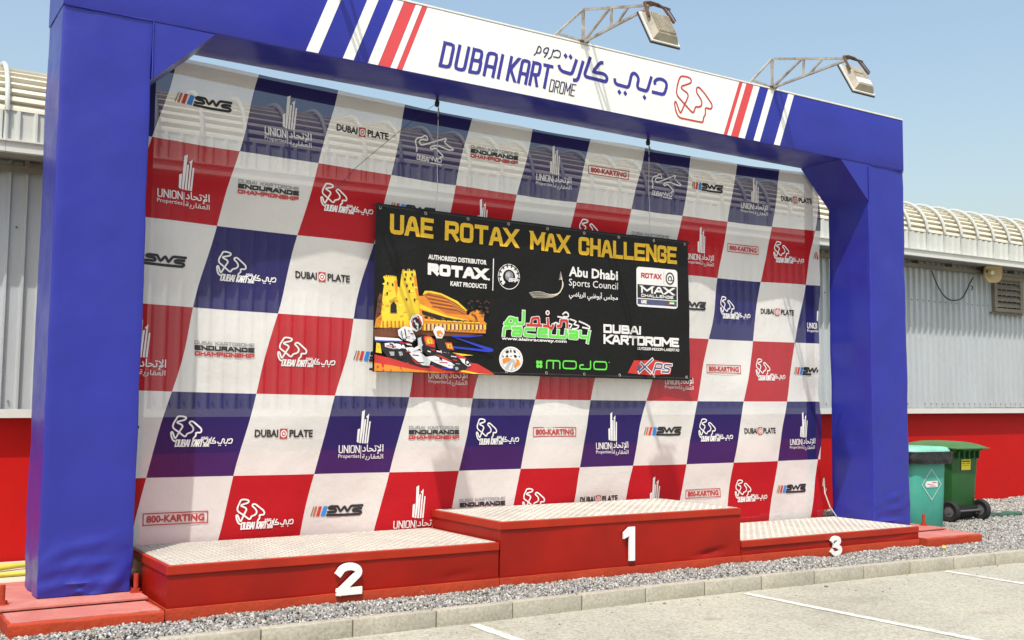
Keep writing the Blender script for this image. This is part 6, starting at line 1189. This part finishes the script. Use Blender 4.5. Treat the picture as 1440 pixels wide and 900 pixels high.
# cords
for x in (4.80, 8.435):
    z1 = 5.94
    pts = [(x+0.006*sin(k), 0.80-0.02*k/10, z1+(4.47-z1)*k/10) for k in range(11)]
    MB().tube(pts, 0.0052, 5).build('hanging_cord', M['cord'], bb_)
    h = MB(); h.tube([(x-0.01, 0.80, 6.0), (x-0.012, 0.80, 5.95), (x-0.02, 0.79, 5.90)], [0.012, 0.035, 0.03], 8); h.tube([(x, 0.8, 5.92), (x+0.02, 0.79, 5.80), (x-0.01, 0.79, 5.70)], 0.006, 5)
    h.build('pulley', M['hook'], label=('small black pulley under the beam above the left banner cord' if x < 6 else 'small black pulley under the beam above the right banner cord'), cat='pulley', group='pulleys under the beam')
pts = [(4.76, 0.82, 5.92), (4.40, 0.83, 5.62), (4.0, 0.84, 5.25), (3.66, 0.85, 4.93), (3.40, 0.86, 4.62)]
MB().tube(pts, 0.0032, 5).build('tie_line', M['black_cord'], label='thin dark line running down left from the pulley across the checks', cat='cord')
pts = [(8.44, 0.82, 5.92), (8.62, 0.83, 5.72), (8.82, 0.84, 5.55), (9.05, 0.85, 5.42)]
MB().tube(pts, 0.0032, 5).build('tie_line', M['black_cord'], label='short dark line running down right from the pulley across the checks', cat='cord')
MB().tube([(12.30, 0.86, 0.78), (12.24, 0.80, 0.55), (12.27, 0.72, 0.32), (12.36, 0.66, 0.16)], 0.009, 5).tube([(12.30, 0.87, 0.78), (12.26, 0.85, 0.66), (12.33, 0.84, 0.60), (12.28, 0.84, 0.52)], 0.008, 5).build(
    'stay_rope', M['cord'], label='white rope tying the banner corner down to podium step 3', cat='rope')
MB().bar((12.23, 0.855, 0.15), (12.46, 0.855, 0.15), 0.03).build('ground_strap', M['black_cord'], label='short dark strap lying at the back of the third step', cat='strap')

# ---------------------------------------------------------------- floodlights on arms
def floodlight(x, lab, stretch=1.0, fins=True):
    f = empty('floodlight', (x, 0.0, HT), lab, 'floodlight', 'floodlights on top of the arch')
    zt = HT+0.022
    F = Vector((x, 0.0, zt)); T = Vector((x, 0.0, 7.36)); B = Vector((x-0.47, 0.02, zt))
    tip = Vector((x, -1.42*stretch, 6.965)); low = Vector((x, -1.19*stretch, 6.915))
    lerp = lambda a, b, t: a+(b-a)*t
    topz = lambda y: lerp(T, tip, -y/(1.42*stretch)); lowz = lambda y: lerp(F+Vector((0, 0, 0.0)), low+Vector((0, 0, 0.02)), -y/(1.19*stretch))
    wd = 0.032
    MB().bar(T, tip, wd).build('top_chord', M['arm'], f)
    MB().bar(F, tip+Vector((0, 0.05, -0.02)), wd).build('bottom_chord', M['arm'], f)
    MB().bar(F, T, wd*1.05).build('post', M['arm'], f)
    MB().bar(B, T, wd*0.9).build('brace', M['arm'], f)
    MB().bar(B+Vector((0.05, 0, 0.055)), F+Vector((0, 0.012, 0.02)), wd*0.8).build('brace', M['arm'], f)
    for y in (-0.62*stretch,):
        MB().bar(topz(y), lowz(y), wd*0.9).build('strut', M['arm'], f)
        MB().bar(F, topz(y+0.03), wd*0.9).build('strut', M['arm'], f)
    MB().bar(lowz(-0.72*stretch), topz(-0.98*stretch), wd*0.8).build('strut', M['arm'], f)
    MB().bbox(x-0.07, x+0.07, -0.05, 0.06, zt-0.004, zt+0.018, 0.004).build('foot_plate', M['rust'], f)
    # lamp head: glass faces the sign and slightly down
    g0 = Vector((x-0.22, -1.437*stretch, 6.815)); dn = Vector((0, -0.245, -0.435)).normalized(); ex = Vector((1, 0, 0)); nb = ex.cross(dn).normalized()
    if nb.y > 0: nb = -nb                                    # towards the back of the lamp (away from the sign)
    LW, LH = 0.45, 0.50
    def bxp(u0, u1, v0, v1, w0, w1, tap=0.0):
        m_ = MB(); vs = []
        for w_ in (w0, w1):
            t = tap if w_ == w1 else 0
            for v_ in (v0+t, v1-t):
                for u_ in (u0+t, u1-t):
                    vs.append(g0+ex*u_+dn*v_+nb*w_)
        m_.add(vs, [(0,2,3,1),(4,5,7,6),(0,1,5,4),(2,6,7,3),(0,4,6,2),(1,3,7,5)])
        return m_
    rim = bxp(-0.012, LW+0.012, -0.012, LH+0.012, -0.012, 0.008); rim.build('lamp_rim', M['lamp_dark'], f)
    r2_ = bxp(0, LW, 0, LH, 0.0085, 0.028).build('lamp_flange', M['trim'], f)
    bxp(0.02, LW-0.02, 0.02, LH-0.02, -0.016, -0.0125).build('lamp_glass', M['glass'], f)
    hs = bxp(0.02, LW-0.02, 0.02, LH-0.02, 0.0285, 0.105, 0.055).build('lamp_housing', M['lamp'], f)
    if fins:
        for k in range(12):
            u = 0.095+k*(LW-0.19)/11
            bxp(u-0.005, u+0.005, 0.085, LH-0.10, 0.106, 0.128).build('fin', M['lamp'], hs)
    else:
        bxp(0.08, LW-0.08, LH-0.20, LH-0.09, 0.106, 0.118, 0.01).build('cover_plate', M['trim'], hs)
        bxp(0.10, 0.30, 0.10, 0.20, 0.106, 0.114, 0.004).build('cover_plate', M['lamp'], hs)
    br = MB()
    a1 = g0+ex*0.03+dn*0.17+nb*0.11; a2 = g0+ex*(LW-0.02)+dn*0.17+nb*0.11
    t1 = g0+ex*0.07+dn*(-0.10)+nb*0.10; t2 = g0+ex*(LW-0.06)+dn*(-0.08)+nb*0.10
    br.bar(a1, t1, 0.028); br.bar(a2, t2, 0.028); br.tube([t1, lerp(t1, t2, 0.3)+Vector((0, 0, 0.03)), lerp(t1, t2, 0.7)+Vector((0, 0, 0.03)), t2], 0.016, 6)
    br.bar(tip, lerp(t1, t2, 0.5)+Vector((0, 0, 0.03)), 0.03); br.bar(tip+Vector((-0.06, 0, 0.02)), tip+Vector((0.30, -0.02, 0.0)), 0.025)
    br.build('bracket', M['rust'], f)
    mc = MB().tube([tip+Vector((0.02, 0, 0.03)), tip+Vector((0.15, -0.05, 0.0)), t2+Vector((0.05, 0, 0.02)), a2+Vector((0.03, 0, 0.03))], 0.008, 5)
    mc.build('lamp_cable', M['lamp_dark'], f)
    return f
floodlight(6.602, 'floodlight with finned back on a truss arm above the white lettered sign')
floodlight(10.251, 'floodlight with smooth back on a truss arm above the right hand stripes', 1.02, False)

floodlight(2.95, 'floodlight on a truss arm above the left hand stripes of the arch')

# ---------------------------------------------------------------- bins
tb = empty('round_bin', (14.75, 1.05, ZG), 'teal plastic bin with diamond sticker and black bag, half behind the right column', 'bin')
def sq(cx, cy, hx_, hy_, pw, n=36):
    out = []
    for k in range(n):
        a = 2*pi*k/n; ca, sa = cos(a), sin(a); rr_ = 1/((abs(ca)**pw+abs(sa)**pw)**(1/pw))
        out.append((cx+hx_*rr_*ca, cy+hy_*rr_*sa))
    return out
def stack(levels, n=36, pw=5, cap=True):
    mb = MB(); vs = []
    for (z, cx, cy, hx_, hy_) in levels: vs += [(a, b, z) for a, b in sq(cx, cy, hx_, hy_, pw, n)]
    mb.add(vs, [(i*n+k, i*n+(k+1) % n, (i+1)*n+(k+1) % n, (i+1)*n+k) for i in range(len(levels)-1) for k in range(n)])
    if cap: mb.add(vs[:n], [tuple(range(n))[::-1]]); mb.add(vs[-n:], [tuple(range(n))])
    return mb
bx0, by0, bh = 14.70, 1.02, 0.54
stack([(ZG-0.01, bx0, by0, bh-0.07, 0.44), (ZG+0.02, bx0, by0, bh-0.05, 0.46), (0.5, bx0, by0, bh-0.02, 0.49), (1.12, bx0, by0, bh, 0.51)], pw=5).build('bin_body', M['teal'], tb, 40)
stack([(1.13, bx0, by0, bh+0.05, 0.58), (1.22, bx0, by0, bh+0.05, 0.58), (1.275, bx0, by0, bh+0.01, 0.54), (1.285, bx0, by0, bh-0.04, 0.49)], pw=6).build('bin_lid', M['teal_pale'], tb, 40)
m_ = MB(); n = 60; vs = []
for j in range(6):
    z = 1.205-j*0.042
    for k, (a, b) in enumerate(sq(bx0, by0, bh+0.065, 0.60, 6, n)):
        w_ = 0.035*noise.noise(Vector((a*6, b*6, z*9)))+0.02*(j == 3)
        zz = z+0.03*noise.noise(Vector((a*4, b*4, 1)))*(j > 0)
        dx, dy = a-bx0, b-by0; L_ = hypot(dx, dy)
        vs.append((a+dx/L_*w_, b+dy/L_*w_, zz))
m_.add(vs, [(i*n+k, (i+1)*n+k, (i+1)*n+(k+1) % n, i*n+(k+1) % n) for i in range(5) for k in range(n)])
m_.build('bin_bag', M['bag'], tb, 60)
Pr = Print(); cx, cz = 14.70, 0.625
Pr.stroke([(cx-0.27, cz), (cx, cz-0.27), (cx+0.27, cz), (cx, cz+0.27)], 0.010, 'ink_white', closed=True)
Pr.poly([(cx-0.19, cz), (cx-0.14, cz+0.06), (cx+0.17, cz+0.06), (cx+0.17, cz-0.05), (cx-0.15, cz-0.05)], 'ink_white', 1)
Pr.stroke([(cx-0.12, cz+0.005), (cx+0.06, cz-0.01)], 0.010, 'ink_red', 2); Pr.stroke([(cx+0.02, cz+0.035), (cx+0.13, cz+0.03)], 0.014, 'ink_red', 2); Pr.stroke([(cx-0.06, cz-0.03), (cx+0.12, cz-0.03)], 0.008, 'ink_red', 2)
Pr.lay('sticker', tb, lambda x, z, off: (x, by0-0.49-0.012*(z-0.5)-0.006-off, z))
wb = empty('wheelie_bin', (16.65, 1.7, ZG), 'dark green two wheeled bin with a closed lid and yellow sticker', 'bin')
def bxq(q0, q1, mats, name, parent, smooth=None):
    mb = MB(); mb.add([(*p,) for p in q0]+[(*p,) for p in q1], [(0,3,2,1),(4,5,6,7),(0,1,5,4),(1,2,6,5),(2,3,7,6),(3,0,4,7)]); return mb.build(name, mats, parent, smooth)
yF = 1.12
stack([(0.06, 16.64, 1.62, 0.37, 0.40), (0.10, 16.64, 1.62, 0.38, 0.42), (0.6, 16.645, 1.64, 0.41, 0.47), (1.16, 16.65, 1.66, 0.45, 0.53)], 40, 8).build('bin_body', M['green'], wb, 40)
stack([(-0.15, 16.64, 1.86, 0.34, 0.24), (0.08, 16.64, 1.86, 0.36, 0.26)], 24, 6).build('bin_foot', M['green'], wb, 40)
stack([(1.14, 16.65, 1.66, 0.475, 0.56), (1.20, 16.65, 1.66, 0.475, 0.56), (1.22, 16.65, 1.66, 0.44, 0.52)], 40, 8).build('bin_collar', M['green'], wb, 40)
for i in range(5):
    MB().bbox(16.30+i*0.16, 16.33+i*0.16, 1.07, 1.16, 1.02, 1.19, 0.004).build('rib', M['green'], wb)
# lid: domed, overhanging
m_ = MB(); nu_, nv_ = 14, 14; vs = []
for s_ in (0, 1):
    for j in range(nv_+1):
        for i in range(nu_+1):
            u = -1+2*i/nu_; v = -1+2*j/nv_
            ux = u*(0.56-0.02*abs(v)**4); vy = v*(0.64-0.03*abs(u)**4)
            dome = 0.10*(1-u**4)*(1-v**4)
            z = 1.225+dome if s_ == 0 else 1.205+dome*0.8
            if s_ == 0 and (i in (0, nu_) or j in (0, nv_)): z -= 0.0
            vs.append((16.64+ux, 1.60+vy, z+0.03*(v+1)*0.5))
N1 = (nu_+1)*(nv_+1); fs = []
for j in range(nv_):
    for i in range(nu_):
        a = j*(nu_+1)+i; fs.append((a, a+1, a+nu_+2, a+nu_+1)); fs.append((N1+a, N1+a+nu_+1, N1+a+nu_+2, N1+a+1))
for i in range(nu_): fs.append((i, N1+i, N1+i+1, i+1)); a = nv_*(nu_+1)+i; fs.append((a, a+1, N1+a+1, N1+a))
for j in range(nv_): a = j*(nu_+1); fs.append((a, a+nu_+1, N1+a+nu_+1, N1+a)); a += nu_; fs.append((a, N1+a, N1+a+nu_+1, a+nu_+1))
m_.add(vs, fs); m_.build('bin_lid', M['green_lid'], wb, 50)
MB().tube([(16.32, 1.02, 1.20), (16.98, 1.02, 1.20)], 0.025, 8).bar((16.34, 1.02, 1.20), (16.34, 1.12, 1.16), 0.04).bar((16.96, 1.02, 1.20), (16.96, 1.12, 1.16), 0.04).build('handle', M['green'], wb)
MB().tube([(16.18, 1.18, 0.02), (17.08, 1.18, 0.02)], 0.022, 8).build('axle', M['grey_plastic'], wb)
m_ = MB(); m_.sweep([(1.17, 0.02), (1.17, 0.12), (1.3, 0.10), (1.5, 0.07), (1.5, -0.14), (1.3, -0.14)], 'x', 16.26, 17.0, 1); m_.build('axle_housing', M['tyre'], wb)
for xx in (16.15, 17.11):
    wh = MB()
    n = 28; rs_ = [(0.10, -0.035), (0.175, -0.05), (0.20, -0.035), (0.205, 0.0), (0.20, 0.035), (0.175, 0.05), (0.10, 0.035)]
    vs = [(xx+dx, 1.18+r*cos(2*pi*k/n), 0.025+r*sin(2*pi*k/n)) for r, dx in rs_ for k in range(n)]
    wh.add(vs, [(i*n+k, i*n+(k+1) % n, (i+1)*n+(k+1) % n, (i+1)*n+k) for i in range(len(rs_)-1) for k in range(n)])
    wo = wh.build('wheel', M['tyre'], wb, 40)
    hb = MB(); hb.tube([(xx-0.03, 1.18, 0.025), (xx+0.03, 1.18, 0.025)], 0.11, 16); hb.tube([(xx-0.045, 1.18, 0.025), (xx+0.045, 1.18, 0.025)], 0.04, 12); hb.build('hub', M['grey_plastic'], wo, 40)
Pr = Print()
Pr.poly([(16.47, 0.80), (16.76, 0.80), (16.76, 1.00), (16.47, 1.00)], 'yellow_sticker')
Pr.stroke([(16.49, 0.965), (16.74, 0.965)], 0.022, 'ink_black', 2, cap=False); Pr.stroke([(16.50, 0.925), (16.58, 0.925)], 0.010, 'ink_black', 2); Pr.stroke([(16.62, 0.925), (16.73, 0.925)], 0.010, 'ink_black', 2); Pr.stroke([(16.50, 0.89), (16.70, 0.89)], 0.006, 'ink_black', 2)
Pr.lay('sticker', wb, lambda x, z, off: (x, 1.155-0.06*(z-0.6)-0.0-off+0.0, z))

# ---------------------------------------------------------------- small things
def gz(x, y): return ZG+0.02
m_ = MB(); n = 26; pts = [(17.3+1.25*k/n, 1.33+0.10*sin(k*0.7)+0.08*noise.noise(Vector((k*.3, 0, 0))), ZG+0.035+0.02*abs(sin(k*1.3))) for k in range(n+1)]
m_.tube(pts, [0.025+0.03*abs(sin(k*0.9+1)) for k in range(n+1)], 7); m_.tube([(p[0]+0.1, p[1]-0.08-0.03*sin(i), p[2]-0.01) for i, p in enumerate(pts[6:20])], 0.03, 6)
m_.build('crumpled_cloth', M['rag'], smooth=60, label='dark green crumpled cloth strip lying on the gravel by the bins', cat='cloth')
m_ = MB().tube([(-3.0, 3.10, ZG+0.07), (-1, 3.22, ZG+0.06), (0.1, 3.28, ZG+0.06), (0.6, 3.30, ZG+0.06), (1.7, 3.35, ZG+0.06)], 0.028, 8)
m_.build('yellow_hose', M['hose'], smooth=60, label='yellow hose lying on the pale slab, farthest of the three behind the left column', cat='hose', group='hoses behind the left column')
m_ = MB().tube([(-3.0, 2.25, ZG+0.09), (-1, 2.75, ZG+0.07), (-0.05, 2.98, ZG+0.07), (0.3, 3.12, ZG+0.08), (1.5, 3.22, ZG+0.06)], 0.030, 8)
m_.build('yellow_hose', M['hose'], smooth=60, label='yellow hose lying slantwise on the pale slab, middle one of the three', cat='hose', group='hoses behind the left column')
m_ = MB().tube([(-3.0, 2.46, ZG+0.06), (-1, 2.50, ZG+0.06), (-0.1, 2.55, ZG+0.06), (0.3, 2.56, ZG+0.06), (1.5, 2.5, ZG+0.06)], 0.028, 8)
m_.build('yellow_hose', M['hose'], smooth=60, label='yellow hose lying on the pale slab, nearest of the three behind the left column', cat='hose', group='hoses behind the left column')
def pebble(x, y, z, r, m, lab, cat, name):
    mb = MB(); n = 7; vs = []
    for j, (zz, rr_) in enumerate(((0, .8), (0.5, 1.0), (0.9, .55))):
        vs += [(x+r*rr_*(0.8+0.4*rnd())*cos(2*pi*k/n)*1.4, y+r*rr_*(0.8+0.4*rnd())*sin(2*pi*k/n), z+zz*r) for k in range(n)]
    mb.add(vs, [(i*n+k, i*n+(k+1) % n, (i+1)*n+(k+1) % n, (i+1)*n+k) for i in range(2) for k in range(n)]+[tuple(range(2*n, 3*n)), tuple(range(n))[::-1]])
    mb.build(name, m, smooth=60, label=lab, cat=cat)
pebble(12.55, -1.22, ZG+0.02, 0.035, M['yellow_sticker'], 'tiny yellow scrap of litter on the gravel before the third step', 'litter', 'litter_scrap')
pebble(9.10, -1.92, ZP, 0.022, M['stone_dark'], 'small dark stone on the tarmac in front of the third step', 'stone', 'small_stone')
pebble(5.05+1.45, -1.78, ZP, 0.016, M['stone_dark'], 'tiny dark stone on the tarmac in front of the middle step', 'stone', 'small_stone')

# ---------------------------------------------------------------- bring everything to real size
seen = set()
for o in bpy.data.objects:
    if o.type == 'MESH':
        if o.data.name not in seen:
            seen.add(o.data.name); o.data.transform(Matrix.Scale(SC, 4))
        o.location = o.location*SC
    elif o.type == 'EMPTY':
        o.location = o.location*SC
